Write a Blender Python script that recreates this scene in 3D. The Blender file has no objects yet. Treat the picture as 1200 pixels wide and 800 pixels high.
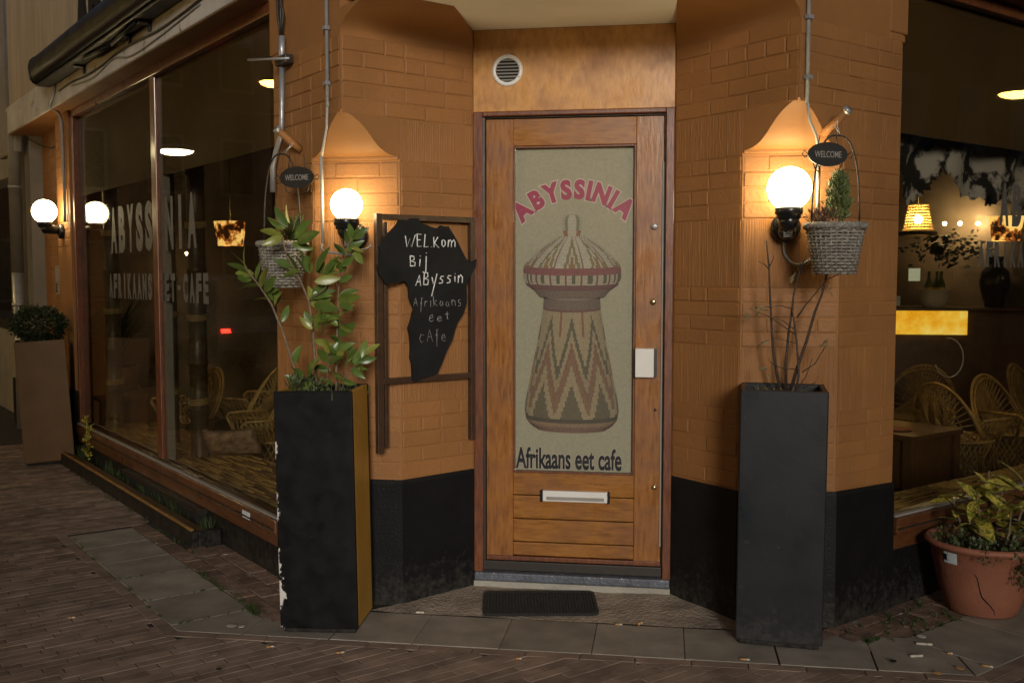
import bpy, math, random
from mathutils import Vector, Matrix, noise as mnoise
random.seed(7)
R = math.radians
scene = bpy.context.scene
C = scene.collection

# ------------------------------------------------------------------ camera, sky, sun, exposure
CAM = Vector((.4185, -4.584, 1.47)); YAW = R(8.63); PITCH = math.atan(77/1180); FPX = 1180.
cd = bpy.data.cameras.new('camera'); cam = bpy.data.objects.new('camera', cd); C.objects.link(cam)
cd.sensor_width = 36; cd.lens = 36*FPX/1200; cd.clip_end = 500; cd.clip_start = .05
cam.location = CAM; cam.rotation_euler = (math.pi/2-PITCH, 0, YAW)
scene.camera = cam

SUN_EL = R(12); SUN_AZ_OFF = R(5)        # low light from behind the photographer
w = bpy.data.worlds.new('World'); scene.world = w; w.use_nodes = True
wn = w.node_tree.nodes; wl = w.node_tree.links
bg = wn['Background']; sk = wn.new('ShaderNodeTexSky'); sk.sky_type = 'NISHITA'; sk.sun_disc = False
sk.sun_elevation = SUN_EL; sk.air_density = 1.0; sk.dust_density = 4.0; sk.ozone_density = 1.0
wl.new(sk.outputs[0], bg.inputs[0]); bg.inputs[1].default_value = .021
sd = bpy.data.lights.new('sun', 'SUN'); sun = bpy.data.objects.new('sun', sd); C.objects.link(sun)
sd.energy = .96; sd.angle = R(12); sd.color = (1, .95, .88)
fwd = Vector((-math.sin(YAW+SUN_AZ_OFF)*math.cos(SUN_EL), math.cos(YAW+SUN_AZ_OFF)*math.cos(SUN_EL), -math.sin(SUN_EL)))
sun.rotation_euler = fwd.to_track_quat('-Z', 'Y').to_euler(); sun.location = (0, -8, 5)
sk.sun_rotation = math.atan2(-fwd.x, -fwd.y)
scene.view_settings.view_transform = 'Standard'; scene.view_settings.look = 'None'
scene.view_settings.exposure = 1.0; scene.view_settings.gamma = 1; scene.view_settings.use_curve_mapping = False
scene.cycles.max_bounces = 5; scene.cycles.diffuse_bounces = 3; scene.cycles.glossy_bounces = 3; scene.cycles.transparent_max_bounces = 10
scene.cycles.caustics_reflective = False; scene.cycles.caustics_refractive = False

# ------------------------------------------------------------------ geometry helpers
Q = math.sqrt(.5); HW = .4557; LEN = .67; PW = .69; LEG = .28
V = Vector
A = V((-HW-LEN*Q, -LEN*Q, 0)); B = V((HW+LEN*Q, -LEN*Q, 0))
DL = V((-Q, Q, 0)); DR = V((Q, Q, 0)); UP = V((0, 0, 1))
def LF(s, o, z): return A+DL*s-DR*o+UP*z       # left street front: s along it, o out from it
def RF(s, o, z): return B+DR*s-DL*o+UP*z
def LRW(t, o, z): return V((-HW-Q*t+Q*o, -Q*t-Q*o, z))   # side walls of the entrance recess
def RRW(t, o, z): return V((HW+Q*t-Q*o, -Q*t-Q*o, z))
_rt = V((math.cos(YAW), math.sin(YAW), 0)); _f0 = V((-math.sin(YAW), math.cos(YAW), 0))
_fw = _f0*math.cos(PITCH)-UP*math.sin(PITCH); _up = _f0*math.sin(PITCH)+UP*math.cos(PITCH)
def at(px, py, Y):
    r = _fw+_rt*((px-600)/FPX)-_up*((py-400)/FPX)
    return CAM+r*((Y-CAM.y)/r.y)

class MB:
    def __init__(s): s.v = []; s.f = []; s.sm = []
    def add(s, vs, fs, sm=False):
        n = len(s.v); s.v += [tuple(v) for v in vs]; s.f += [tuple(i+n for i in f) for f in fs]; s.sm += [sm]*len(fs); return s
    def hexa(s, p, sm=False):   # 4 bottom, 4 top
        return s.add(p, [(3,2,1,0),(4,5,6,7),(0,1,5,4),(1,2,6,5),(2,3,7,6),(3,0,4,7)], sm)
    def box(s, x0, x1, y0, y1, z0, z1):
        return s.hexa([(x0,y0,z0),(x1,y0,z0),(x1,y1,z0),(x0,y1,z0),(x0,y0,z1),(x1,y0,z1),(x1,y1,z1),(x0,y1,z1)])
    def fbox(s, fn, s0, s1, o0, o1, z0, z1):
        return s.hexa([fn(s0,o0,z0),fn(s1,o0,z0),fn(s1,o1,z0),fn(s0,o1,z0),fn(s0,o0,z1),fn(s1,o0,z1),fn(s1,o1,z1),fn(s0,o1,z1)])
    def prism(s, poly, z0, z1):
        n = len(poly)
        vs = [(p[0],p[1],z0) for p in poly]+[(p[0],p[1],z1) for p in poly]
        return s.add(vs, [tuple(range(n-1,-1,-1)), tuple(range(n,2*n))]+[(i,(i+1)%n,n+(i+1)%n,n+i) for i in range(n)])
    def slab(s, pts, nrm, th):   # planar outline given thickness along -nrm
        n = len(pts); nrm = V(nrm)
        vs = [V(p) for p in pts]+[V(p)-nrm*th for p in pts]
        return s.add(vs, [tuple(range(n)), tuple(range(2*n-1,n-1,-1))]+[(i,n+i,n+(i+1)%n,(i+1)%n) for i in range(n)])
    def tube(s, pts, r, n=6, closed=False, cap=True, sm=True):
        pts = [V(p) for p in pts]; m = len(pts); rs = r if isinstance(r, (list, tuple)) else [r]*m
        vs = []; prev = None
        for i, p in enumerate(pts):
            if closed: t = pts[(i+1)%m]-pts[i-1]
            else: t = pts[min(i+1,m-1)]-pts[max(i-1,0)]
            if t.length < 1e-9: t = V((0,0,1))
            t.normalize()
            if prev is None:
                a = V((0,0,1)) if abs(t.z) < .9 else V((1,0,0)); u = t.cross(a).normalized()
            else:
                u = prev-t*prev.dot(t)
                u = u.normalized() if u.length > 1e-6 else t.orthogonal().normalized()
            prev = u; b = t.cross(u)
            for k in range(n):
                an = 2*math.pi*k/n; vs.append(p+(u*math.cos(an)+b*math.sin(an))*rs[i])
        fs = []
        for i in range(m if closed else m-1):
            for k in range(n):
                j = (i+1)%m; fs.append((i*n+k, i*n+(k+1)%n, j*n+(k+1)%n, j*n+k))
        if cap and not closed: fs += [tuple(range(n-1,-1,-1)), tuple(range((m-1)*n, m*n))]
        return s.add(vs, fs, sm)
    def lathe(s, prof, c=(0,0,0), n=24, sm=True, M=None):
        c = V(c); vs = []
        for r, z in prof:
            for k in range(n):
                an = 2*math.pi*k/n; p = V((r*math.cos(an), r*math.sin(an), z))
                vs.append(c+(M @ p if M else p))
        fs = [(i*n+k, i*n+(k+1)%n, (i+1)*n+(k+1)%n, (i+1)*n+k) for i in range(len(prof)-1) for k in range(n)]
        return s.add(vs, fs, sm)
    def ball(s, c, r, n=24, m=14, zmin=-1.):
        return s.lathe([(r*math.cos(a), r*math.sin(a)) for a in [(-math.pi/2+math.pi*i/m) for i in range(m+1)]], c, n)
    def build(s, name, mat, parent=None, bevel=0, flip=False):
        me = bpy.data.meshes.new(name); me.from_pydata(s.v, [], s.f)
        me.polygons.foreach_set('use_smooth', s.sm)
        me.materials.append(M[mat] if isinstance(mat, str) else mat); me.update()
        return link(name, me, parent, bevel)
def link(name, me, parent=None, bevel=0):
    o = bpy.data.objects.new(name, me); C.objects.link(o)
    if parent:
        o.parent = parent
        if parent.parent is None: o.matrix_parent_inverse = parent.matrix_basis.inverted()
    if bevel:
        b = o.modifiers.new('bevel', 'BEVEL'); b.width = bevel; b.segments = 2; b.limit_method = 'ANGLE'
    return o
def tag(o, label, cat, group=None, kind=None):
    if label: o['label'] = label
    if cat: o['category'] = cat
    if group: o['group'] = group
    if kind: o['kind'] = kind
    return o
def thing(name, label, cat, loc=(0,0,0), rz=0, group=None):
    o = bpy.data.objects.new(name, None); C.objects.link(o); o.empty_display_size = .1
    o.location = loc; o.rotation_euler = (0,0,rz)
    o.matrix_basis = Matrix.Translation(V(loc)) @ Matrix.Rotation(rz, 4, 'Z')
    return tag(o, label, cat, group)
def struct(o): o['kind'] = 'structure'; return o
def copy_tree(o, loc, rz, label, group=None):
    c = o.copy(); C.objects.link(c); c.location = loc; c.rotation_euler = (0,0,rz); c['label'] = label
    if group: c['group'] = group
    for ch in o.children:
        d = ch.copy(); C.objects.link(d); d.parent = c
        for g in ch.children:
            e = g.copy(); C.objects.link(e); e.parent = d
    return c

# ------------------------------------------------------------------ materials
M = {}
def nodes(name):
    m = bpy.data.materials.new(name); m.use_nodes = True
    nt = m.node_tree; b = nt.nodes['Principled BSDF']; M[name] = m
    return m, nt, b
def ramp(nt, fac, stops):
    r = nt.nodes.new('ShaderNodeValToRGB'); e = r.color_ramp.elements
    while len(e) < len(stops): e.new(.5)
    for i, (p, c) in enumerate(stops): e[i].position = p; e[i].color = (*c, 1) if len(c) == 3 else c
    nt.links.new(fac, r.inputs[0]); return r.outputs[0]
def ntex(nt, scale, detail=5, stretch=None, coord='pos', rough=.55, off=None):
    if coord == 'pos':
        g = nt.nodes.new('ShaderNodeNewGeometry'); src = g.outputs['Position']
    else:
        g = nt.nodes.new('ShaderNodeTexCoord'); src = g.outputs['Object']
    if stretch or off:
        mp = nt.nodes.new('ShaderNodeMapping')
        if stretch: mp.inputs['Scale'].default_value = stretch
        if off: mp.inputs['Location'].default_value = off
        nt.links.new(src, mp.inputs[0]); src = mp.outputs[0]
    n = nt.nodes.new('ShaderNodeTexNoise'); n.inputs['Scale'].default_value = scale; n.inputs['Detail'].default_value = detail
    n.inputs['Roughness'].default_value = rough
    nt.links.new(src, n.inputs['Vector']); return n.outputs['Fac']
def mix(nt, fac, a, b, mode='MIX'):
    x = nt.nodes.new('ShaderNodeMix'); x.data_type = 'RGBA'; x.blend_type = mode
    for s, v in ((0, fac), (6, a), (7, b)):
        if isinstance(v, (int, float)): x.inputs[s].default_value = v
        elif isinstance(v, tuple): x.inputs[s].default_value = (*v, 1)
        else: nt.links.new(v, x.inputs[s])
    return x.outputs[2]
def dark(c, k): return tuple(x*k for x in c)
def pm(name, col, rough=.6, var=.2, scale=6, bump=0., bscale=80, metal=0, coat=0, spec=.5, rand=0, stretch=None, spots=None, rvar=.1, bd=.01, coord='pos', island=0, splash=None):
    m, nt, b = nodes(name); L = nt.links
    f = ntex(nt, scale, 4, stretch, coord)
    c = ramp(nt, f, [(.28, dark(col, 1-var)), (.72, tuple(min(1, x*(1+var)) for x in col))])
    if rand:
        oi = nt.nodes.new('ShaderNodeObjectInfo'); rr = ramp(nt, oi.outputs['Random'], [(0, (1-rand,)*3), (1, (1+rand,)*3)])
        c = mix(nt, 1., c, rr, 'MULTIPLY')
    if island:
        gi = nt.nodes.new('ShaderNodeNewGeometry'); rr = ramp(nt, gi.outputs['Random Per Island'], [(0, (1-island,)*3), (.5, (1,1-.04,1-.06)), (1, (1+island,)*3)])
        c = mix(nt, 1., c, rr, 'MULTIPLY')
    if splash:  # dried mud thrown up from the pavement: (colour, height)
        gz = nt.nodes.new('ShaderNodeNewGeometry'); sz = nt.nodes.new('ShaderNodeSeparateXYZ'); L.new(gz.outputs['Position'], sz.inputs[0])
        mr = nt.nodes.new('ShaderNodeMapRange'); mr.inputs['From Min'].default_value = 0; mr.inputs['From Max'].default_value = splash[1]; mr.inputs['To Min'].default_value = .16; mr.inputs['To Max'].default_value = -.22; L.new(sz.outputs['Z'], mr.inputs['Value'])
        ad = nt.nodes.new('ShaderNodeMath'); L.new(ntex(nt, 34, 5, None, 'pos', .7), ad.inputs[0]); L.new(mr.outputs[0], ad.inputs[1])
        c = mix(nt, ramp(nt, ad.outputs[0], [(.50, (0,0,0)), (.80, (.45,.45,.45))]), c, splash[0])
    if spots:   # (colour, scale, threshold)
        sf = ntex(nt, spots[1], 3, None, coord, .6, (3.1, 1.7, .3)); sf = ramp(nt, sf, [(spots[2]-.02, (0,0,0)), (spots[2]+.02, (1,1,1))])
        c = mix(nt, sf, c, spots[0])
    L.new(c, b.inputs['Base Color'])
    rf = ramp(nt, f, [(.2, (min(1, rough+rvar),)*3), (.8, (max(.03, rough-rvar),)*3)]); L.new(rf, b.inputs['Roughness'])
    b.inputs['Metallic'].default_value = metal; b.inputs['Specular IOR Level'].default_value = spec
    if coat: b.inputs['Coat Weight'].default_value = coat; b.inputs['Coat Roughness'].default_value = .12
    if bump:
        bf = ntex(nt, bscale, 2, None, coord); bn = nt.nodes.new('ShaderNodeBump'); bn.inputs['Strength'].default_value = bump; bn.inputs['Distance'].default_value = bd
        L.new(bf, bn.inputs['Height']); L.new(bn.outputs[0], b.inputs['Normal'])
    return m
def emit(name, col, s):
    m, nt, b = nodes(name); b.inputs['Base Color'].default_value = (*dark(col, .8), 1)
    b.inputs['Emission Color'].default_value = (*col, 1); b.inputs['Emission Strength'].default_value = s; return m
def glass(name, tint=(.9,.9,.86)):
    m = bpy.data.materials.new(name); m.use_nodes = True; M[name] = m; nt = m.node_tree; nt.nodes.clear(); N = nt.nodes.new; L = nt.links
    o = N('ShaderNodeOutputMaterial'); mx = N('ShaderNodeMixShader'); t = N('ShaderNodeBsdfTransparent'); g = N('ShaderNodeBsdfGlossy'); fr = N('ShaderNodeFresnel'); ge = N('ShaderNodeNewGeometry'); mr = N('ShaderNodeMapRange')
    t.inputs[0].default_value = (*tint, 1); g.inputs['Roughness'].default_value = .015
    mr.inputs['To Min'].default_value = 1.5; mr.inputs['To Max'].default_value = 1/1.5
    L.new(ge.outputs['Backfacing'], mr.inputs['Value']); L.new(mr.outputs[0], fr.inputs['IOR'])
    L.new(fr.outputs[0], mx.inputs[0]); L.new(t.outputs[0], mx.inputs[1]); L.new(g.outputs[0], mx.inputs[2]); L.new(mx.outputs[0], o.inputs[0])
    return m

BROWN = (.285, .13, .044)
pm('wall_paint', BROWN, .6, .16, 2.2, .3, 140, bd=.003, spec=.3, spots=((.19,.095,.045), 45, .735))
pm('brick_paint', BROWN, .58, .15, 2.6, .5, 60, rand=.06, bd=.005, spec=.3, spots=((.42,.28,.17), 60, .76))
pm('black_paint', (.006,.006,.0065), .6, .45, 7, .5, 90, bd=.004, spec=.22, spots=((.05,.05,.048), 160, .79), splash=((.075,.066,.055), .35))
pm('concrete_band', (.52,.50,.47), .8, .25, 3, .5, 50, bd=.006, spots=((.2,.17,.14), 9, .66))
pm('beige_render', (.42,.35,.26), .85, .16, 2.5, .5, 160, bd=.004, stretch=(3,3,.5))
pm('soffit_white', (.90,.88,.83), .7, .07, 2.5, .15, 60, bd=.004)
pm('pipe_grey', (.16,.15,.135), .5, .15, 8)
pm('neighbour_stone', (.24,.215,.185), .8, .15, 4, .3, 60)
pm('zinc', (.42,.42,.43), .4, .2, 9, .2, 60, metal=.6)
pm('grey_conduit', (.24,.24,.245), .45, .15, 20)
pm('pale_cable', (.40,.37,.32), .5, .1, 20)
pm('black_plastic', (.012,.012,.013), .28, .2, 20)
pm('black_metal', (.016,.015,.014), .42, .3, 30, .2, 200)
pm('brown_metal', (.055,.028,.016), .38, .35, 18, .2, 120)
pm('awning_black', (.009,.009,.009), .42, .25, 6, spec=.25)
pm('slab_stone', (.28,.25,.21), .8, .25, 6, .5, 130, rand=.10, bd=.004, spec=.3, spots=((.33,.30,.26), 95, .72))
pm('pave_brick', (.25,.185,.148), .85, .32, 7, .6, 120, rand=.2, bd=.004, spec=.25)
pm('pave_brick_field', (.23,.17,.136), .85, .35, 11, .5, 120, bd=.004, spec=.25, island=.3)
pm('old_brick', (.2,.125,.09), .85, .35, 18, .8, 110, rand=.3, bd=.008, spots=((.3,.28,.25), 22, .64))
pm('joint_sand', (.03,.026,.02), .95, .4, 20, .8, 150)
pm('screed', (.30,.25,.20), .85, .35, 7, .9, 60, bd=.012, spots=((.34,.31,.26), 26, .66))
pm('step_concrete', (.33,.31,.265), .8, .15, 14, .4, 120)
pm('blue_grey_sill', (.09,.10,.125), .45, .35, 20, .4, 70, spots=((.4,.4,.38), 40, .71))
pm('dark_sill', (.03,.024,.02), .4, .4, 20)
pm('rust_edge', (.30,.16,.045), .5, .45, 25, .5, 90, metal=.3)
pm('rubber_mat', (.02,.02,.02), .6, .3, 60, .9, 260, bd=.01)
pm('white_metal', (.72,.71,.68), .3, .06, 8)
pm('brass', (.45,.36,.2), .3, .2, 40, metal=.9)
pm('letter_red', (.37,.05,.115), .35, .1, 30)
pm('letter_outline', (.60,.50,.45), .4, .1, 30)
pm('letter_navy', (.012,.014,.022), .35, .1, 30)
pm('poster_ground', (.36,.335,.25), .5, .1, 90, coord='pos')
pm('window_letter', (.10,.096,.088), .6, .15, 40)
pm('terracotta', (.30,.115,.068), .6, .14, 9, .2, 80)
pm('soil', (.035,.026,.018), .95, .5, 40, 1., 80, bd=.02)
pm('bark', (.19,.135,.085), .7, .35, 40, .5, 120)
pm('dark_twig', (.05,.034,.025), .6, .4, 40, .4, 120)
pm('wicker_grey', (.27,.245,.21), .7, .45, 60, .4, 160)
pm('rattan', (.40,.27,.10), .5, .35, 25)
pm('bamboo', (.075,.048,.02), .45, .4, 10, .2, 40, stretch=(1,1,3))
pm('mat_straw', (.46,.29,.085), .6, .4, 30)
pm('table_wood', (.11,.055,.022), .35, .3, 10, stretch=(1,8,1))
pm('room_wall', (.17,.115,.06), .85, .75, 1.6, .2, 30)
pm('room_ceiling', (.12,.075,.035), .9, .2, 2)
pm('room_floor', (.07,.045,.025), .5, .3, 6)
pm('film_brown', (.085,.049,.018), .45, .14, 1.5)
pm('cloth_pattern', (.3,.2,.13), .8, .7, 22)
pm('chalk', (.9,.89,.86), .9, .35, 90)
pm('chalk_faint', (.26,.26,.25), .9, .5, 90)
pm('board_black', (.010,.011,.012), .6, .4, 9, .1, 60, spec=.25)
pm('sticker_white', (.6,.68,.72), .4, .1, 30, spots=((.12,.16,.22), 60, .66))
pm('paper_litter', (.5,.46,.4), .8, .15, 60)
pm('butt_orange', (.45,.24,.08), .8, .2, 80)
pm('crack_dark', (.006,.004,.003), .9, .1, 10)
pm('green_bottle', (.10,.13,.02), .15, .2, 10)
pm('label_yellow', (.65,.52,.08), .5, .1, 30)
pm('ceramic_dark', (.035,.03,.026), .25, .6, 30)
pm('wood_oak', (.16,.085,.035), .5, .3, 8, stretch=(6,6,1))
pm('grey_board', (.28,.26,.23), .6, .1, 8)
def leafmat(name, col, col2, rough=.35, spot=None):
    m, nt, b = nodes(name); oi = nt.nodes.new('ShaderNodeObjectInfo')
    c = ramp(nt, oi.outputs['Random'], [(0, dark(col, .75)), (.6, col), (1, col2)])
    if spot:
        f = ntex(nt, 75, 3, None, 'obj', .6); sf = ramp(nt, f, [(.47, (0,0,0)), (.56, (1,1,1))]); c = mix(nt, sf, c, spot)
    f2 = ntex(nt, 30, 4); c = mix(nt, 1., c, ramp(nt, f2, [(.3, (.8,.8,.8)), (.7, (1.15,1.15,1.15))]), 'MULTIPLY')
    nt.links.new(c, b.inputs['Base Color']); b.inputs['Roughness'].default_value = rough
    b.inputs['Transmission Weight'].default_value = 0; return m
leafmat('laurel_leaf', (.10,.16,.03), (.25,.26,.045), .32)
leafmat('aucuba_leaf', (.15,.185,.03), (.30,.28,.05), .38, (.55,.46,.08))
leafmat('fine_green', (.11,.15,.045), (.16,.19,.07), .55)
leafmat('box_green', (.035,.055,.02), (.05,.07,.03), .55)
leafmat('weed_green', (.055,.085,.025), (.10,.12,.05), .6)
leafmat('heather', (.12,.06,.05), (.16,.09,.06), .7)
leafmat('dead_leaf', (.16,.13,.06), (.24,.19,.09), .7)
glass('window_glass', (.86,.85,.80)); glass('door_glass', (.97,.97,.95))
emit('globe_glow', (1, .79, .42), 13.5); emit('street_glow', (1, .80, .42), 26); emit('street_glow_amber', (1, .60, .10), 22)
emit('bulb_glow', (1, .66, .22), 110); emit('spot_glow', (1, .8, .5), 260)

# varnished door timber: grain, worn darker patches, gloss
def woodmat(name, c1, c2, c3, stretch, coat=.6, rough=.32):
    m, nt, b = nodes(name); L = nt.links
    g = ntex(nt, 9, 8, stretch, 'pos', .6); c = ramp(nt, g, [(.25, c1), (.5, c2), (.8, c3)])
    p = ntex(nt, 5.5, 4, None, 'pos', .55); c = mix(nt, 1., c, ramp(nt, p, [(.28, (.66,.58,.52)), (.52, (1.03,1.03,1.0))]), 'MULTIPLY')
    L.new(c, b.inputs['Base Color']); L.new(ramp(nt, p, [(.3, (rough+.15,)*3), (.7, (rough-.06,)*3)]), b.inputs['Roughness'])
    b.inputs['Coat Weight'].default_value = coat; b.inputs['Coat Roughness'].default_value = .15
    bn = nt.nodes.new('ShaderNodeBump'); bn.inputs['Strength'].default_value = .25; bn.inputs['Distance'].default_value = .003
    L.new(g, bn.inputs['Height']); L.new(bn.outputs[0], b.inputs['Normal'])
woodmat('door_wood_v', (.16,.055,.012), (.29,.115,.027), (.38,.165,.044), (9,9,1.2), .8, .26)
woodmat('door_wood_h', (.17,.06,.011), (.30,.122,.024), (.38,.165,.038), (1.2,9,9), .8, .26)
woodmat('fascia_wood', (.38,.17,.040), (.53,.255,.068), (.62,.325,.10), (5,5,2.2), .6, .3)
woodmat('frame_wood', (.07,.02,.010), (.15,.046,.018), (.24,.085,.03), (9,9,1.5), .5)
woodmat('sill_wood', (.06,.022,.010), (.11,.042,.016), (.17,.07,.025), (2.5,2.5,9), .4)

# combed render: paint colour, ridges are geometry. Planter with chipped paint
def chipped(name, base):
    m, nt, b = nodes(name); L = nt.links
    tc = nt.nodes.new('ShaderNodeTexCoord'); sx = nt.nodes.new('ShaderNodeSeparateXYZ'); L.new(tc.outputs['Object'], sx.inputs[0])
    f = ntex(nt, 9, 6, (1,1,.55), 'obj', .65)
    e = nt.nodes.new('ShaderNodeMapRange'); e.inputs['From Min'].default_value = -.165; e.inputs['From Max'].default_value = -.10; e.inputs['To Min'].default_value = .16; e.inputs['To Max'].default_value = -.03
    L.new(sx.outputs['X'], e.inputs['Value'])
    lo = nt.nodes.new('ShaderNodeMapRange'); lo.inputs['From Min'].default_value = .05; lo.inputs['From Max'].default_value = .75; lo.inputs['To Min'].default_value = .03; lo.inputs['To Max'].default_value = -.05
    L.new(sx.outputs['Z'], lo.inputs['Value'])
    a = nt.nodes.new('ShaderNodeMath'); L.new(f, a.inputs[0]); L.new(e.outputs[0], a.inputs[1])
    a2 = nt.nodes.new('ShaderNodeMath'); L.new(a.outputs[0], a2.inputs[0]); L.new(lo.outputs[0], a2.inputs[1])
    k = ramp(nt, a2.outputs[0], [(.685, (0,0,0)), (.70, (1,1,1))])
    d = ntex(nt, 14, 5); base_c = ramp(nt, d, [(.3, dark(base, .6)), (.75, dark(base, 1.7))])
    L.new(mix(nt, k, base_c, (.62,.60,.56)), b.inputs['Base Color']); b.inputs['Specular IOR Level'].default_value = .2; L.new(ramp(nt, d, [(.3, (.38,)*3), (.7, (.52,)*3)]), b.inputs['Roughness'])
    bn = nt.nodes.new('ShaderNodeBump'); bn.inputs['Strength'].default_value = .3; bn.inputs['Distance'].default_value = .003; L.new(f, bn.inputs['Height']); L.new(bn.outputs[0], b.inputs['Normal'])
chipped('planter_black', (.005,.005,.0055))
pm('planter_ochre', (.42,.235,.035), .45, .12, 5, .15, 90)
pm('planter_ochre_shaded', (.125,.060,.010), .5, .14, 5, .15, 90)  # ochre with the dimmer light at the far planter put into its colour
pm('planter_slate', (.0085,.0105,.0135), .40, .45, 5, .15, 40, rvar=.14, bd=.002, spec=.4, spots=((.03,.031,.032), 16, .70), splash=((.07,.063,.055), .30))
# print with colours per face
m, nt, b = nodes('print_colours'); vc = nt.nodes.new('ShaderNodeVertexColor'); vc.layer_name = 'col'
nt.links.new(vc.outputs[0], b.inputs['Base Color']); b.inputs['Roughness'].default_value = .5
# cowhide
m, nt, b = nodes('cowhide'); f = ntex(nt, 7, 5); nt.links.new(ramp(nt, f, [(.47, (.012,.011,.011)), (.53, (.5,.48,.46))]), b.inputs['Base Color']); b.inputs['Roughness'].default_value = .9
m, nt, b = nodes('lit_hide'); f = ntex(nt, 9, 5, None, 'obj'); c = ramp(nt, f, [(.42, (.02,.006,.001)), (.46, (.45,.13,.02)), (.5, (1,.62,.16)), (1, (1,.72,.25))])
nt.links.new(c, b.inputs['Emission Color']); b.inputs['Emission Strength'].default_value = .75; nt.links.new(c, b.inputs['Base Color'])
m, nt, b = nodes('lit_onyx'); f = ntex(nt, 7, 5); c = ramp(nt, f, [(.34, (.9,.40,.01)), (.5, (1,.58,.05)), (.68, (1,.78,.18))])
nt.links.new(c, b.inputs['Emission Color']); b.inputs['Emission Strength'].default_value = .52; nt.links.new(c, b.inputs['Base Color'])
emit('shelf_glow', (1,.55,.16), 1.0); emit('sign_white', (.8,.85,.6), .22); emit('red_lens', (1,.05,.02), 3); emit('wicker_lit', (.9,.62,.2), .12)

# ------------------------------------------------------------------ lettering (glyph meshes)
def glyphs(txt, bold=.0):
    cu = bpy.data.curves.new('text', 'FONT'); cu.body = txt; cu.size = 1; cu.offset = bold; cu.extrude = .004; cu.align_x = 'LEFT'; cu.resolution_u = 5
    o = bpy.data.objects.new('text', cu); C.objects.link(o)
    dg = bpy.context.evaluated_depsgraph_get(); dg.update()
    me = bpy.data.meshes.new_from_object(o.evaluated_get(dg)); vs = [tuple(v.co) for v in me.vertices]; fs = [tuple(p.vertices) for p in me.polygons]
    bpy.data.objects.remove(o); bpy.data.curves.remove(cu); bpy.data.meshes.remove(me)
    x0 = min(v[0] for v in vs); x1 = max(v[0] for v in vs); y0 = min(v[1] for v in vs); y1 = max(v[1] for v in vs)
    return vs, fs, (x0, x1, y0, y1)
GL = {}
for ch in 'ABYSINFRKETC-': GL[ch] = glyphs(ch, .058)
GLO = {ch: glyphs(ch, .098) for ch in 'ABYSIN'}
W_AFR = glyphs('Afrikaans eet cafe', .028); W_AFRO = glyphs('Afrikaans eet cafe', .046); W_WEL = glyphs('WELCOME', .004)
def put_text(name, g, fn, mat, parent, w, h, ref=None):
    """glyph box mapped to width w, height h; fn(x, y, d) -> point; d is thickness outwards"""
    vs, fs, (x0,x1,y0,y1) = g; rx0, rx1, ry0, ry1 = (ref or g)[2]
    mb = MB(); mb.add([fn((v[0]-rx0)/(rx1-rx0)*w, (v[1]-ry0)/(ry1-ry0)*h, v[2]) for v in vs], fs)
    return mb.build(name, mat, parent)

# ================================================================== GROUND
mb = MB(); mb.add([(-90,-90,-.0042),(90,-90,-.0042),(90,90,-.0042),(-90,90,-.0042)], [(0,1,2,3)])
ground = struct(mb.build('ground', 'joint_sand'))

def clip(poly, fn):
    out = []
    for i, p in enumerate(poly):
        q = poly[(i+1)%len(poly)]; a, b_ = fn(p), fn(q)
        if a >= 0: out.append(p)
        if a*b_ < 0: t = a/(a-b_); out.append((p[0]+(q[0]-p[0])*t, p[1]+(q[1]-p[1])*t))
    return out
def dL_(p): return -((p[0]-A.x)*Q+(p[1]-A.y)*Q)      # distance out from left front
def dR_(p): return ((p[0]-B.x)*Q-(p[1]-B.y)*Q)
EDGE = .70; FRONT = -.80                                  # outer line of the border bricks
def sL_(p): return -(p[0]-A.x)*Q+(p[1]-A.y)*Q
lines = [lambda p: dL_(p)-EDGE, lambda p: FRONT-p[1], lambda p: dR_(p)-EDGE, lambda p: min(dL_(p)-.166, (sL_(p)-2.19)*3)]
pav = thing('brick_pavement', None, None); pav['kind'] = 'structure'
bricks = []; BW, BL = .052, .205
for j in range(-26, 130):
    offs = random.uniform(-.02, .02)+(j%2)*BL/2+ (j%3)*.03
    for i in range(-46, 22):
        r0 = i*BL+offs; l0 = j*BW
        cx = V((-.2,-1.2,0))+DR*(r0+BL/2)+DL*(l0+BW/2)
        if cx.x < -9 or cx.x > 3.6 or cx.y < -2.0 or cx.y > 9: continue
        g = .0024; jit = [random.uniform(-.001,.001) for _ in range(4)]
        poly = [(lambda p: (p.x, p.y))(V((-.2,-1.2,0))+DR*(r0+a)+DL*(l0+c)) for a, c in ((g+jit[0],g),(BL-g+jit[1],g+jit[3]),(BL-g+jit[1],BW-g),(g+jit[0],BW-g+jit[2]))]
        sdv = [f(cx) for f in lines]; k = max(range(4), key=lambda n: sdv[n])
        if sdv[k] < -.15: continue
        pc = clip(poly, lines[k])
        if len(pc) < 3: continue
        ar = abs(sum(pc[n][0]*pc[(n+1)%len(pc)][1]-pc[(n+1)%len(pc)][0]*pc[n][1] for n in range(len(pc))))/2
        if ar < .0012: continue
        # keep the street side only
        d = (V((cx.x, cx.y, 0))-V((CAM.x, CAM.y, 0)))
        fz = d.dot(_f0)
        if fz < 3.2: continue
        px = 600+FPX*d.dot(_rt)/fz
        if px < -120 or px > 1300: continue
        bricks.append((fz, pc, abs(px-600) < 640))
bricks.sort(key=lambda t: (not t[2], t[0]))
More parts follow.
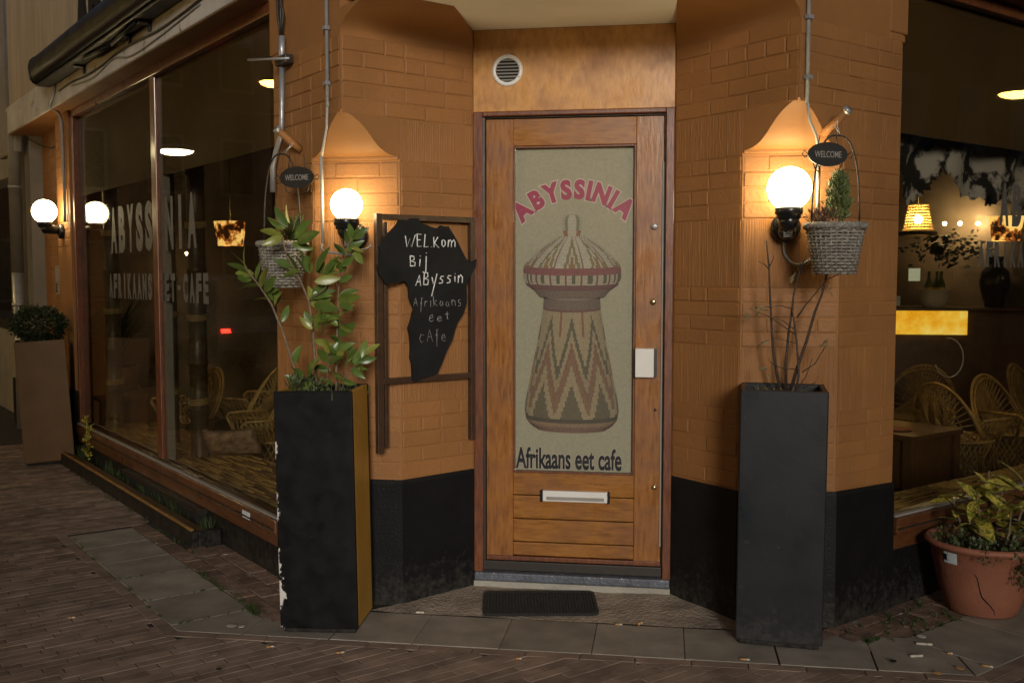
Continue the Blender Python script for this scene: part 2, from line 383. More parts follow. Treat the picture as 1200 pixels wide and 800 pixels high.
def stone(pc, z0, z1, ch=.004, tilt=0):
    n = len(pc); cx = sum(p[0] for p in pc)/n; cy = sum(p[1] for p in pc)/n
    def ins(p, k): d = V((cx-p[0], cy-p[1])); return (p[0]+d.x/d.length*k, p[1]+d.y/d.length*k)
    vs = [(p[0]-cx, p[1]-cy, z0) for p in pc]+[(p[0]-cx, p[1]-cy, z1-ch) for p in pc]+[(ins(p, ch*1.4)[0]-cx, ins(p, ch*1.4)[1]-cy, z1+tilt*((p[0]-cx)*1.0+(p[1]-cy)*.5)) for p in pc]
    fs = [(k, (k+1)%n, n+(k+1)%n, n+k) for k in range(n)]+[(n+k, n+(k+1)%n, 2*n+(k+1)%n, 2*n+k) for k in range(n)]+[tuple(range(2*n, 3*n))]
    return vs, fs, (cx, cy)
full = MB()
for n, (fz, pc, _) in enumerate(bricks):
    vs, fs, (cx, cy) = stone(pc, -.03, random.uniform(-.0015, .0005), .0007, random.uniform(-.004,.004))
    if n < 300:
        mb = MB(); mb.add(vs, fs); o = mb.build('brick', 'pave_brick', pav); o.location = (cx, cy, 0)
    else: full.add([(v[0]+cx, v[1]+cy, v[2]) for v in vs], fs)
o = full.build('brick_field', 'pave_brick_field', pav); o['kind'] = 'stuff'

# border course of bricks laid lengthwise round the slabs
def border(p0, p1, w, parent):
    p0, p1 = V(p0), V(p1); d = (p1-p0); Ln = d.length; d.normalize(); nrm = V((-d.y, d.x, 0)); n = max(1, round(Ln/.215))
    for i in range(n):
        a, b_ = i*Ln/n+.002, (i+1)*Ln/n-.002
        pc = [tuple((p0+d*x+nrm*y)[:2]) for x, y in ((a,0),(b_,0),(b_,w),(a,w))]
        vs, fs, (cx, cy) = stone(pc, -.03, random.uniform(-.001,.0015), .001)
        mb = MB(); mb.add(vs, fs); o = mb.build('border_brick', 'pave_brick', parent); o.location = (cx, cy, 0)
SL = EDGE-.055; SF = FRONT+.055
def lineL(s, D): p = A+DL*s-DR*D; return (p.x, p.y, 0)
def lineR(s, D): p = B+DR*s-DL*D; return (p.x, p.y, 0)
cLx = A.x-Q*2*EDGE+ (A.y-FRONT)                                     # corner of the outer line
cornerL = (A.x+A.y-EDGE/Q-FRONT, FRONT, 0); cornerR = (-cornerL[0], FRONT, 0)
border(lineL(2.19, EDGE), cornerL, .052, pav); border(lineL(2.14, .31), lineL(2.14, EDGE), .05, pav); border(cornerL, cornerR, .052, pav); border(cornerR, lineR(2.6, EDGE), .052, pav)

slabs = thing('slab_pavement', None, None); slabs['kind'] = 'structure'
def slab(poly, th=.0):
    vs, fs, (cx, cy) = stone([p[:2] for p in poly], -.05, .002+th, .0015, random.uniform(-.003,.003))
    mb = MB(); mb.add(vs, fs); o = mb.build('paving_slab', 'slab_stone', slabs); o.location = (cx, cy, 0)
ss = [2.13, 1.80, 1.44, 1.12, .72, .34]
for a, b_ in zip(ss[:-1], ss[1:]): slab([lineL(a-.003, SL), lineL(b_+.003, SL), lineL(b_+.003, .30), lineL(a-.003, .30)])
cl = (A.x+A.y-SL/Q-SF, SF)
slab([lineL(.334, SL), cl, (-1.29, SF), (-1.285,-.55), lineL(.20,.30), lineL(.334,.30)])
slab([(-1.284,SF), (-.92,SF), (-.92,-.42), (-1.10,-.42), (-1.279,-.545)])
xs = [-.914, -.57, -.217, .148, .508, .86]
for a, b_ in zip(xs[:-1], xs[1:]): slab([(a+.0015,SF),(b_-.0015,SF),(b_-.0015,-.40),(a+.0015,-.40)])
slab([(.866,SF),(1.215,SF),(1.235,-.39),(1.0,-.40),(.866,-.40)])
cr = (-cl[0], SF)
slab([(1.222,SF), (cr[0]-.01,SF), (1.55,-.56), lineR(.40,.27), (1.242,-.388)])
slab([cr, lineR(.375,SL), (1.557,-.562), (cr[0]-.005,SF+.004)])
sr = [.40, .80, 1.15, 1.5, 1.9, 2.3]
for k, (a, b_) in enumerate(zip(sr[:-1], sr[1:])): slab([lineR(a+.004 if k else .385, SL), lineR(b_, SL), lineR(b_, .27), lineR(a+.004, .27)])
# brick strips between slabs and walls
for fn, D1 in ((lineL, .295), (lineR, .265)):
    for row in range(3):
        s = .02+row*.05
        w_ = D1/3
        if fn is lineL and row == 2: w_ = D1/3
        while s < 2.3:
            ln = random.choice((.2,.2,.11)); D0 = w_*row
            if not (fn is lineL and s > 1.35 and row < 2) and not (fn is lineL and s > 2.05):
                pts = [fn(s,D0+.003), fn(s,D0+w_-.004), fn(s+ln-.008,D0+w_-.004), fn(s+ln-.008,D0+.003)]
                if fn is lineL: pts.reverse()
                if pts[0][1] > -.42 or True:
                    vs, fs, (cx, cy) = stone([p[:2] for p in pts], -.04, random.uniform(-.001,.003), .002, random.uniform(-.012,.012))
                    mb = MB(); mb.add(vs, fs); o = mb.build('old_brick', 'old_brick', slabs); o.location = (cx, cy, 0)
            s += ln
# rough screed in the doorway
mb = MB(); nx, ny = 40, 16; vs = []
for j in range(ny+1):
    for i in range(nx+1):
        y = -.396+(.396+.02)*j/ny; hwid = HW+max(0, -y)*1.0
        x = -hwid+2*hwid*i/nx; vs.append((x, y, .004+.022*max(0, (y+.396)/.416)+.006*mnoise.noise(V((x*9,y*9,0)))))
mb.add(vs, [(j*(nx+1)+i, j*(nx+1)+i+1, (j+1)*(nx+1)+i+1, (j+1)*(nx+1)+i) for j in range(ny) for i in range(nx)], True)
struct(mb.build('doorway_floor', 'screed'))

# ================================================================== THE CAFE BUILDING
bld = thing('cafe_building', 'brown painted corner cafe with varnished door set back between two chamfered brick piers', 'building')
BANDS = [(.572,.905,5), (1.17,1.42,4), (1.705,1.965,4), (2.15,2.475,5)]
COMBS = [(.905,1.17), (1.42,1.705), (1.965,2.15)]
_bm = {}
def brick_mesh(ln, h):
    k = (round(ln,3), round(h,3))
    if k not in _bm:
        a, z, d, c = k[0]/2, k[1]/2, .0042, .0040
        vs = [(-a,0,-z),(a,0,-z),(a,0,z),(-a,0,z),(-a,-d*.5,-z),(a,-d*.5,-z),(a,-d*.5,z),(-a,-d*.5,z),(-a+c,-d,-z+c),(a-c,-d,-z+c),(a-c,-d,z-c),(-a+c,-d,z-c)]
        fs = [(8,9,10,11)]+[(i,(i+1)%4,4+(i+1)%4,4+i) for i in range(4)]+[(4+i,4+(i+1)%4,8+(i+1)%4,8+i) for i in range(4)]
        me = bpy.data.meshes.new('brick'); me.from_pydata(vs, [], fs); me.materials.append(M['brick_paint']); me.update(); _bm[k] = me
    return _bm[k]
def brick_face(P, d, L0, L1, bands, parent):
    """bricks on the wall through P running along d (facing d turned -90 deg)"""
    rz = math.atan2(d.y, d.x)
    for z0, z1, n in bands:
        h = (z1-z0)/n
        for c in range(n):
            s = L0; k = random.random() < .5
            off = (c%2)*.055
            first = True
            while s < L1-.012:
                ln = random.choice((.205, .205, .10)) if not first else (.10 if c%2 else .205)
                first = False
                e = min(s+ln, L1)
                if L1-e < .04: e = L1
                hh = h-.0055; l2 = e-s-.006
                if l2 > .015:
                    o = link('brick', brick_mesh(l2, hh), parent)
                    p = P+d*((s+e)/2); o.location = (p.x, p.y, z0+h*(c+.5)); o.rotation_euler = (random.uniform(-.008,.008), random.uniform(-.006,.006), rz+random.uniform(-.008,.008)); o.scale = (1, random.choice((.3,.55,.8,1,1.15)), random.uniform(.95,1.0))
                s = e
def comb_panel(P, d, L0, L1, bands, parent):
    nrm = V((d.y, -d.x, 0))
    for z0, z1 in bands:
        mb = MB()
        z0 += .004; z1 -= .004; s = L0+.002; prof = []
        while s < L1-.004:
            wd = random.uniform(.006,.012); prof.append((s, random.uniform(.0016,.0024))); prof.append((s+wd*.6, random.uniform(.0022,.0034))); s += wd
        prof = [(L0+.002, 0)]+prof+[(L1-.002, .003), (L1-.001, 0)]
        m_ = 5; vs = []
        for j in range(m_+1):
            z = z0+(z1-z0)*j/m_
            for (a, o_) in prof: vs.append(P+d*a+nrm*(o_*(0 if j in (0,) and False else 1)*(.75+.5*random.random()))+UP*z)
        n = len(prof); mb.add(vs, [(j*n+i, j*n+i+1, (j+1)*n+i+1, (j+1)*n+i) for j in range(m_) for i in range(n-1)])
        for z, j in ((z0,0),(z1,m_)):
            e = [P+d*a+UP*z for a, _ in prof]; base = [vs[j*n+i] for i in range(n)]
            mb.add(base+e, [(i,i+1,n+i+1,n+i) for i in range(n-1)])
        mb.build('combed_render', 'wall_paint', parent)
OGEE = [(0,1),(.02,.90),(.05,.82),(.10,.745),(.17,.67),(.25,.61),(.35,.55),(.5,.47),(.62,.40),(.74,.315),(.84,.225),(.92,.13),(.97,.06),(1,0)]
OZ0, OZ1 = 1.985, 2.165; TOP = 5.5
def mx(p, sgn): return (p[0]*sgn, p[1], *p[2:])
def pier(sgn):
    def ring(c, off=0): # right-hand pier in plan; mirrored by sgn
        pts = [(HW+off*0, .30), (HW, 0)]
        J = V((HW,0,0)); cc1 = B+V((-Q,Q,0))*c; cc2 = B+V((Q,Q,0))*c; W_ = B+DR*PW; Wb = W_+V((-Q,Q,0))*.35
        pts = [(HW,.30),(HW,0),(cc1.x,cc1.y)]+([(cc2.x,cc2.y)] if c > 0 else [])+[(W_.x,W_.y),(Wb.x,Wb.y)]
        return [(p[0]*sgn, p[1]) for p in pts]
    mb = MB(); mb.prism(ring(LEG), -.05, OZ0); mb.prism(ring(LEG), OZ0, OZ1+.0); mb.prism(ring(0), OZ1, 2.478); mb.prism(ring(0), 2.478, TOP)
    p = mb.build('pier', 'wall_paint', bld)
    p['label'] = 'brown painted brick pier with globe lamp and hanging basket'
    # lamb's-tongue stop where the chamfer dies into the square corner
    mb = MB(); n = len(OGEE); k = 7; vs = []
    for h, c in OGEE:
        a = B+V((-Q,Q,0))*c*LEG; e = B+V((Q,Q,0))*c*LEG
        for i in range(k): q = a.lerp(e, i/(k-1)); vs.append((q.x*sgn, q.y-.001, OZ0+(OZ1-OZ0)*h))
    mb.add(vs, [(j*k+i, j*k+i+1, (j+1)*k+i+1, (j+1)*k+i) for j in range(n-1) for i in range(k-1)], True)
    for side in (0, k-1):   # cheeks flush with the two walls
        o = V((0,0,0)); e0 = vs[side]; mb.add([vs[j*k+side] for j in range(n)]+[(e0[0],e0[1],OZ1)], [tuple(range(n))+(n,)])
    mb.build('chamfer_stop', 'wall_paint', p)
    # small ledge under the stop
    a = B+V((-Q,Q,0))*LEG*.985; e = B+V((Q,Q,0))*LEG*.985; mb = MB(); mb.box(min(a.x*sgn,e.x*sgn), max(a.x*sgn,e.x*sgn), a.y-.010, a.y+.01, OZ0-.012, OZ0+.004); mb.build('stop_ledge', 'wall_paint', p, .004)
    # plinth
    def pring(o):
        J = V((HW,0,0)); c1 = B+V((-Q,Q,0))*LEG; c2 = B+V((Q,Q,0))*LEG; W_ = B+DR*PW
        nr = V((-Q,-Q,0)); nf = V((Q,-Q,0)); k_ = math.tan(R(22.5))
        a = J+nr*o+V((0,.0,0)); pts = [(HW,.02),(HW-.0,.0-o*1.4),(c1.x-o*k_,c1.y-o),(c2.x+o*k_,c2.y-o),(W_.x+nf.x*o,W_.y+nf.y*o),(W_.x+nf.x*o-.05,W_.y+nf.y*o+.1)]
        return pts
    o0, o1, o2 = pring(.016), pring(.013), pring(.007); mb = MB(); n = 6; vs = []
    for rg, zz in ((o0,-.03),(o0,.02),(o1,.55),(o2,.566)):
        for i, q in enumerate(rg): vs.append((q[0]*sgn, q[1], zz+ (0 if zz < .5 else .006*math.sin(i*2.3+sgn))))
    mb.add(vs, [(j*n+i, j*n+(i+1)%n, (j+1)*n+(i+1)%n, (j+1)*n+i) for j in range(3) for i in range(n)]+[tuple(range(3*n,4*n))])
    mb.build('plinth', 'black_paint', p)
    # bricks and combed bands; walls listed left to right as seen from the street
    c1 = B+V((-Q,Q,0))*LEG; c2 = B+V((Q,Q,0))*LEG
    J = V((HW,0,0)); W_ = B+DR*PW
    low, up = BANDS[:3], BANDS[3:]
    faces = [(J, c1, low, COMBS[:2]), (c1, c2, low, COMBS[:2]), (c2, W_, low, COMBS[:2]), (J, B, up, COMBS[2:]), (B, W_, up, COMBS[2:])]
    for a, e, bb, cc in faces:
        if sgn < 0: a, e = V((-e.x,e.y,0)), V((-a.x,a.y,0))
        d = (e-a); L = d.length; d.normalize()
        brick_face(a, d, .004, L-.004, bb, p)
        if cc is COMBS[2:] or cc == COMBS[2:]:
            continue
        comb_panel(a, d, .004, L-.004, cc, p)
    for a, e in ((J, B+V((-Q,Q,0))*LEG*.98), (B+V((Q,Q,0))*LEG*.98, W_)):
        if sgn < 0: a, e = V((-e.x,e.y,0)), V((-a.x,a.y,0))
        d = e-a; L = d.length; d.normalize(); comb_panel(a, d, .004, L-.004, COMBS[2:], p)
    # cove over the recess wall, cut square to the door
    mb = MB(); vs = []; n = 14; CA, CB, CZ = .30, .10, 2.48
    prof = [(CA*(1-math.cos(math.pi/2*i/n)), CZ+CB*math.sin(math.pi/2*i/n)) for i in range(n+1)]
    for o_, z in prof:
        for t in (o_, LEN): q = RRW(t, o_, z); vs.append((q.x*sgn, q.y, z))
    mb.add(vs, [(2*i, 2*i+1, 2*i+3, 2*i+2) for i in range(n)], True)
    zt = CZ+CB+.002
    for t_ in (0, 1):   # end cheeks
        row = [vs[2*i+t_] for i in range(n+1)]
        e0 = row[0]; mb.add(row+[(e0[0], e0[1], zt if t_ == 0 else zt)], [tuple(range(n+1))+(n+1,)])
    mb.build('cove', 'wall_paint', bld)
    # the pier's window edge steps out again near the top
    fn = RF if sgn > 0 else LF
    mb = MB(); mb.fbox(fn, PW-.10, PW+.032, -.06, .006, 2.50, TOP); mb.fbox(fn, PW-.10, PW+.016, -.06, .004, 2.465, 2.499); mb.build('pier_shoulder', 'wall_paint', p, .008)
    return p
pier_r = pier(1); pier_l = pier(-1)
pier_r['label'] = 'brown painted brick pier behind the slate planter'; pier_l['label'] = 'brown painted brick pier behind the black and ochre planter'

# upper storey corner over the recess (its underside is the pale soffit)
e = LEN*Q+.30*Q
apex = [(-HW,.02),(-HW,-1.4142*.30),(-HW-LEN*Q+.30*Q,-e),(-.45,-.72),(.45,-.72),(HW+LEN*Q-.30*Q,-e),(HW,-1.4142*.30),(HW,.02)]
mb = MB(); mb.prism(apex, 2.581, 2.63); mb.build('soffit', 'soffit_white', bld)
full_top = [(-HW-LEN*Q,-LEN*Q+.001),(-HW-LEN*Q+.30*Q,-e-.0),(-.45,-.72),(.45,-.72),(HW+LEN*Q-.30*Q,-e),(HW+LEN*Q,-LEN*Q+.001),(HW,.3),(-HW,.3)]
mb = MB(); mb.prism(full_top, 2.632, TOP); mb.build('upper_corner_wall', 'wall_paint', bld)

# fascia board over the door with a round vent
mb = MB(); mb.box(-HW+.001, HW-.001, -.006, .05, 2.214, 2.5805); fas = mb.build('fascia_panel', 'fascia_wood', bld, .002)
mb = MB(); mb.box(-HW+.002, HW-.002, -.004, .30, 2.57, 2.72); mb.build('fascia_backing', 'frame_wood', bld)
Mv = Matrix.Translation((-.297, -.006, 2.397)) @ Matrix.Rotation(R(90), 4, 'X')
def lathe_at(prof, M4, n=28):
    mb = MB(); mb.lathe(prof, (0,0,0), n); mb.v = [tuple(M4 @ V(v)) for v in mb.v]; return mb
lathe_at([(.053,.001),(.053,.006),(.058,.009),(.068,.008),(.071,.003),(.071,0)], Mv).build('vent', 'white_metal', bld)['label'] = 'round white ventilation grille above the door'
vent = bld.children[-1]
for k in range(7):
    z = 2.397-.044+k*.0147; hwid = math.sqrt(max(.0004, .053**2-(z-2.397)**2))
    mb = MB(); mb.hexa([(-.297-hwid,-.013,z-.003),(-.297+hwid,-.013,z-.003),(-.297+hwid,-.004,z+.006),(-.297-hwid,-.004,z+.006),(-.297-hwid,-.013,z-.001),(-.297+hwid,-.013,z-.001),(-.297+hwid,-.004,z+.008),(-.297-hwid,-.004,z+.008)]); mb.build('slat', 'grey_board', vent)
lathe_at([(.0001,.0012),(.052,.0012)], Mv).build('vent_duct', 'black_paint', vent)
for an in (90, 210, 330):
    mb = MB(); mb.ball((-.297+.063*math.cos(R(an)), -.0145, 2.397+.063*math.sin(R(an))), .003, 8, 6); mb.build('screw', 'zinc', vent)

# door frame
mb = MB(); mb.box(-HW+.0005, -.412, -.014, .09, .085, 2.2135); mb.box(.417, HW-.0005, -.014, .09, .085, 2.2135); mb.box(-.412, .417, -.013, .09, 2.193, 2.2135)
frame = mb.build('door_frame', 'frame_wood', bld, .004)
mb = MB(); mb.box(-.412, -.404, .012, .09, .13, 2.193); mb.box(.411, .417, .012, .09, .13, 2.193); mb.box(-.404, .411, .012, .09, 2.187, 2.193); mb.build('rebate', 'dark_sill', frame)
# door leaf
y0, y1 = .028, .072
mb = MB(); mb.box(-.402, -.277, y0, y1, .136, 2.185); mb.box(.286, .409, y0, y1, .136, 2.185); door = mb.build('door', 'door_wood_v', bld, .0025)
door['label'] = 'varnished orange-brown wooden door with tall glazed panel'
mb = MB(); mb.box(-.2768, .2858, y0+.001, y1, 2.062, 2.185); mb.build('top_rail', 'door_wood_h', door, .0025)
for a, b_ in ((.448,.552),(.336,.444),(.226,.332),(.160,.222)):
    mb = MB(); mb.box(-.2768, .2858, y0+.0035, y1, a, b_); mb.build('plank', 'door_wood_h', door, .004)
mb = MB(); mb.box(-.402, .409, y0-.012, y1-.01, .137, .158); mb.build('weather_bar', 'frame_wood', door, .004)
mb = MB(); mb.box(-.28, .29, y0+.03, y1-.005, .14, .56); mb.build('panel_core', 'dark_sill', door)
# glazing beads
mb = MB(); mb.box(-.2765, -.268, y0-.004, y0+.02, .553, 2.0605); mb.box(.2765, .2855, y0-.004, y0+.02, .553, 2.0605); mb.box(-.268, .2765, y0-.003, y0+.02, 2.051, 2.0605); mb.box(-.268, .2765, y0-.003, y0+.02, .553, .562)
mb.build('glazing_bead', 'frame_wood', door, .002)
mb = MB(); mb.box(-.268, .2765, .052, .062, .562, 2.051); poster = mb.build('printed_panel', 'poster_ground', door)
mb = MB(); mb.box(-.268, .2765, .0405, .0445, .562, 2.051); mb.build('glass_pane', 'door_glass', door)
PY = .0515
# arched red lettering
cxA, czA, rA = .0035, 1.506, .312
word = 'ABYSSINIA'; wd = {c: GL[c][2][1]-GL[c][2][0] for c in word}; hcap = GL['B'][2][3]-GL['B'][2][2]
hl = .092; gap = .004; kx = (.555-gap*8)/sum(wd[c] for c in word); tot = .56; pos = -tot/2+.006
for c in word:
    if c == 'Y': pos -= .010
    lw = wd[c]*kx; ang = (pos+lw/2)/rA; pos += lw+gap-(.010 if c == 'Y' else 0)-(.0 if c != 'A' else 0)
    def fn(x, y, d, off, lw_=lw, an=ang):
        X = x-lw_/2; Y = rA+y; return V((cxA+X*math.cos(an)+Y*math.sin(an), PY-off-d*.02, czA-X*math.sin(an)+Y*math.cos(an)))
    put_text('letter_outline', GLO[c], lambda x, y, d: fn(x, y, d, 0), 'letter_outline', door, lw, hl, GL[c])
    put_text('letter', GL[c], lambda x, y, d: fn(x, y, d, .0008), 'letter_red', door, lw, hl)
put_text('caption_outline', W_AFRO, lambda x, y, d: V((-.267+x, PY-d*.02, .568+y)), 'letter_outline', door, .495, .103, W_AFR)
put_text('caption', W_AFR, lambda x, y, d: V((-.267+x, PY-.0008-d*.02, .568+y)), 'letter_navy', door, .495, .103)
# printed basket: one small face per stitch, coloured like the print
CREAM, TAN, GREEN, BROWNc, RED, PURP, OLIVE, ORANGE, DK = (.52,.46,.36), (.36,.26,.14), (.075,.075,.05), (.10,.065,.045), (.26,.06,.05), (.16,.035,.06), (.26,.22,.10), (.34,.17,.07), (.035,.028,.028)
def interp(tab, z):
    for (z0, a), (z1, b_) in zip(tab[:-1], tab[1:]):
        if z0 <= z <= z1: return a+(b_-a)*(z-z0)/(z1-z0)
    return tab[-1][1]
prof = [(.745,.150),(.765,.190),(.79,.212),(.83,.219),(.88,.214),(1.0,.190),(1.15,.160),(1.30,.134),(1.365,.130),(1.3655,.150),(1.395,.175),(1.42,.212),(1.45,.226),(1.495,.226),(1.51,.220),(1.535,.202),(1.565,.172),(1.60,.130),(1.642,.066),(1.650,.056),(1.652,.036),(1.68,.043),(1.715,.047),(1.735,.044),(1.745,.030)]
zc = [p[0] for p in prof]
mb = MB(); cols = []; rows = []
z = .747; zs = []
while z < 1.744: zs.append(z); z += .0095 if z < 1.36 else .0065
for z in zs:
    rw = .0095 if z < 1.36 else .0065; hwid = interp(prof, min(z+rw/2, 1.744)); n = 56
    for i in range(n):
        u0, u1 = -1+2*i/n, -1+2*(i+1)/n
        um = (u0+u1)/2; th = math.asin(max(-1, min(1, um)))/(math.pi/2)     # -1..1 round the front
        def sag(u): return -.028*math.sqrt(max(0, 1-u*u))*(hwid/.22)+.028*(hwid/.22)*.62 if z < 1.36 else -.014*math.sqrt(max(0,1-u*u))*(hwid/.22)+.009*(hwid/.22)
        c = TAN
        if z < .785: c = (.24,.12,.10) if z < .768 else (.34,.20,.13)
        elif z < .81: c = DK
        elif z < 1.30:
            dep = (1.30-z)/(1.30-.81); tri = abs((th/.47+50.5)%1-.5)*2; g = dep-.50*tri
            c = (.46,.36,.22)
            if .02 < g < .15: c = (.095,.09,.06)
            elif .27 < g < .36: c = (.26,.11,.075)
            elif .36 <= g < .48: c = (.27,.13,.075)
            elif .66 < g: c = (.12,.10,.06)
            if g < 0 and abs(tri-1) < .07 and dep < .22: c = (.30,.09,.06)
            if .17 < g < .27 and dep > .55: c = (.40,.30,.17)
        elif z < 1.316: c = PURP
        elif z < 1.40: c = (.20,.14,.125) if (i+int(z*150))%2 else (.15,.10,.095)
        elif z < 1.425: c = PURP
        elif z < 1.475:
            c = CREAM
            k = (th*4.6+30)%1
            if k < .26 and 1.43 < z < 1.47: c = GREEN
            elif .55 < k < .66: c = PURP
        elif z < 1.505: c = (.28,.05,.085)
        elif z < 1.648:
            f = (z-1.505)/(.143); c = (.62,.58,.50); ph = (th*2.6+50.5)%1; tri = abs(ph-.5)*2
            if abs(tri-(1-f)*.50) < .13: c = OLIVE
            elif tri < (1-f)*.5-.26: c = ORANGE
            ph3 = (th*2.6+50.0)%1
            if abs(ph3-.5+.12) < .03: c = (.30,.11,.08)
        else:
            c = CREAM
            c = (.60,.55,.46)
            if .42 < abs(um) < .74 and z > 1.672: c = (.24,.25,.15)
            elif z < 1.675 and abs(um) > .5: c = (.40,.15,.10)
        sh = (.62+.38*math.sqrt(max(0, 1-um*um)))*random.uniform(.88,1.1)
        c = tuple(min(1,(x*.80+y_*.20)*sh*.82) for x, y_ in zip(c, (.42,.34,.22)))
        for part, kk in ((0, 1.), (1, .62)):
            za, zb = (z, z+rw*.72) if part == 0 else (z+rw*.72, z+rw)
            mb.add([(.0*0-.006+u0*hwid, PY-.0006, za+sag(u0)), (-.006+u1*hwid, PY-.0006, za+sag(u1)), (-.006+u1*hwid, PY-.0006, zb+sag(u1)), (-.006+u0*hwid, PY-.0006, zb+sag(u0))], [(0,1,2,3)])
            cols.append(tuple(x*kk for x in c))
o = mb.build('basket_print', 'print_colours', door); o['label'] = 'printed picture of a tall lidded woven basket'
ca = o.data.color_attributes.new('col', 'FLOAT_COLOR', 'CORNER'); buf = []
for c in cols: buf += [*c, 1.]*4
ca.data.foreach_set('color', buf)
# letter slot, handle plate, locks
mb = MB(); mb.box(-.135, .165, y0-.016, y0+.005, .424, .474); mb.build('letter_slot', 'white_metal', door, .003)
mb = MB(); mb.box(-.118, .150, y0-.0185, y0-.014, .431, .447); mb.build('letter_flap', 'grey_board', door, .002)
for xa in (-.146, .1655):
    mb = MB(); mb.box(xa, xa+.0105, y0-.019, y0+.005, .421, .477); mb.build('end_cap', 'black_plastic', door, .002)
mb = MB(); mb.box(.288, .372, y0-.05, y0-.004, 1.012, 1.142); mb.build('handle_plate', 'white_metal', door, .003)
mb = MB(); mb.box(.3725, .386, y0-.044, y0-.001, 1.014, 1.140); mb.box(.30,.36, y0-.004, y0+.001, 1.02,1.13); mb.build('handle_edge', 'dark_sill', door)
for (x, z, rr, mt) in ((.369,1.692,.016,'zinc'),(.366,1.352,.014,'brass'),(.378,.503,.012,'brass'),(.380,.86,.006,'dark_sill')):
    lathe_at([(.0001,.012),(rr*.7,.012),(rr,.008),(rr,0)], Matrix.Translation((x, y0, z)) @ Matrix.Rotation(R(90), 4, 'X'), 14).build('lock_cylinder', mt, door)
mb = MB(); mb.box(.4025, .4105, y0-.009, y0+.004, .23, 1.98); mb.build('edge_strip', 'grey_board', door, .001)
# sill and step
mb = MB(); mb.box(-HW+.018, HW-.012, .012, .16, .089, .134); mb.build('door_sill', 'dark_sill', bld, .004)
mb = MB(); mb.box(-HW+.004, HW-.004, -.030, .16, .050, .0885); mb.build('sill_strip', 'blue_grey_sill', bld, .006)
mb = MB(); mb.box(-HW+.002, HW-.002, -.036, .16, -.03, .0495); mb.build('door_step', 'step_concrete', bld, .004)

# ------------------------------------------------------------------ shop windows
def shop_window(fn, s0, s1, zb, mulls, lab):
    zt = 2.71
    mb = MB(); mb.fbox(fn, s0, s1, -.09, -.005, zt, zt+.06); mb.fbox(fn, s1-.05, s1, -.09, -.005, zb, zt)
    fr = mb.build('window', 'frame_wood', bld, .004); fr['label'] = lab
    mb = MB(); mb.fbox(fn, s0, s1+.02, -.10, .022, zb-.075, zb); mb.build('window_sill', 'sill_wood', fr, .008)
    mb = MB(); mb.fbox(fn, s0, s1, -.0045+.03, -.0045+.034, zb-.052, zb-.044); mb.build('drip_groove', 'dark_sill', fr)
    mb = MB(); mb.fbox(fn, s0, s1, -.012, .012, zb+.001, zb+.012); mb.build('glazing_putty', 'grey_board', fr, .003)
    edges = [s0]+[x for mu in mulls for x in mu]+[s1-.05]
    for mu in mulls:
        mb = MB(); mb.fbox(fn, mu[0], mu[1], -.09, -.028, zb+.012, zt); mb.build('mullion', 'frame_wood', fr, .004)
        mb = MB(); mb.fbox(fn, mu[0]-.045, mu[0]-.002, -.10, -.055, zb+.012, zt); mb.build('inner_mullion', 'grey_board', fr, .003)
    for a, b_ in zip(edges[::2], edges[1::2]):
        mb = MB(); mb.fbox(fn, a, b_, -.051, -.045, zb, zt); mb.build('pane', 'window_glass', fr)
        mb = MB(); mb.fbox(fn, a, b_, -.070, -.058, 2.098, zt); mb.build('upper_panel', 'film_brown', fr)
    return fr
def wtext(fr, word, fn, s_from, s_to, z0, z1):
    n = len(word); st = (s_to-s_from)/n
    for i, c in enumerate(word):
        if c == ' ': continue
        g = GL[c]; w_ = abs(st)*(.74 if c != 'I' else .26); h = z1-z0
        if c == '-': w_, h = abs(st)*.5, (z1-z0)*.16
        ctr = s_from+st*(i+.5); sg = 1 if st > 0 else -1; zz = z0 if c != '-' else (z0+z1)/2-h/2
        put_text('letter', g, lambda x, y, d: fn(ctr+sg*(x-w_/2), -.0445+d*.05, zz+y), 'window_letter', fr, w_, h)
WL = shop_window(LF, PW+.02, 4.66, .285, [(2.60,2.70)], 'wide shop window with white lettering and rattan chairs inside')
wtext(WL, 'ABYSSINIA', LF, 3.76, 1.90, 1.63, 1.955); wtext(WL, 'AFRIKAANS EET-CAFE', LF, 3.82, 1.73, 1.31, 1.485)
WR = shop_window(RF, PW+.02, 4.2, .40, [], 'shop window with cowhide and lit bar counter inside')
wtext(WR, 'ABYSSINIA', RF, 1.60, 2.70, 1.715, 1.925); wtext(WR, 'AFRIKAANS EET-CAFE', RF, 1.42, 2.78, 1.512, 1.637)
mb = MB(); mb.fbox(LF, 1.02, 1.12, .0225, .0245, .225, .262); mb.build('plate', 'sticker_white', WL)
# wall under the windows
def apron(fn, s0, s1, zs, zm):
    mb = MB(); mb.fbox(fn, s0, s1, -.10, .006, zm, zs); mb.build('apron_board', 'sill_wood', bld, .004)
    mb = MB(); mb.fbox(fn, s0, s1, -.10, -.002, -.05, zm-.001); return mb.build('apron_wall', 'black_paint', bld)
apron(RF, PW-.02, 4.2, .323, .255)
apron(LF, PW-.02, 4.7, .208, .150)
# ribbed vent grille of the cellar under the left window
gr = MB(); s = 1.72
mb = MB(); mb.fbox(LF, 1.7, 3.25, -.002, .035, .02, .04); mb.fbox(LF, 1.7, 3.25, -.002, .06, .125, .148); cg = mb.build('cellar_grille', 'black_metal', bld)
while s < 3.24:
    mb = MB(); mb.fbox(LF, s, s+.012, .004, .03, .04, .125); mb.build('bar', 'black_metal', cg); s += .032
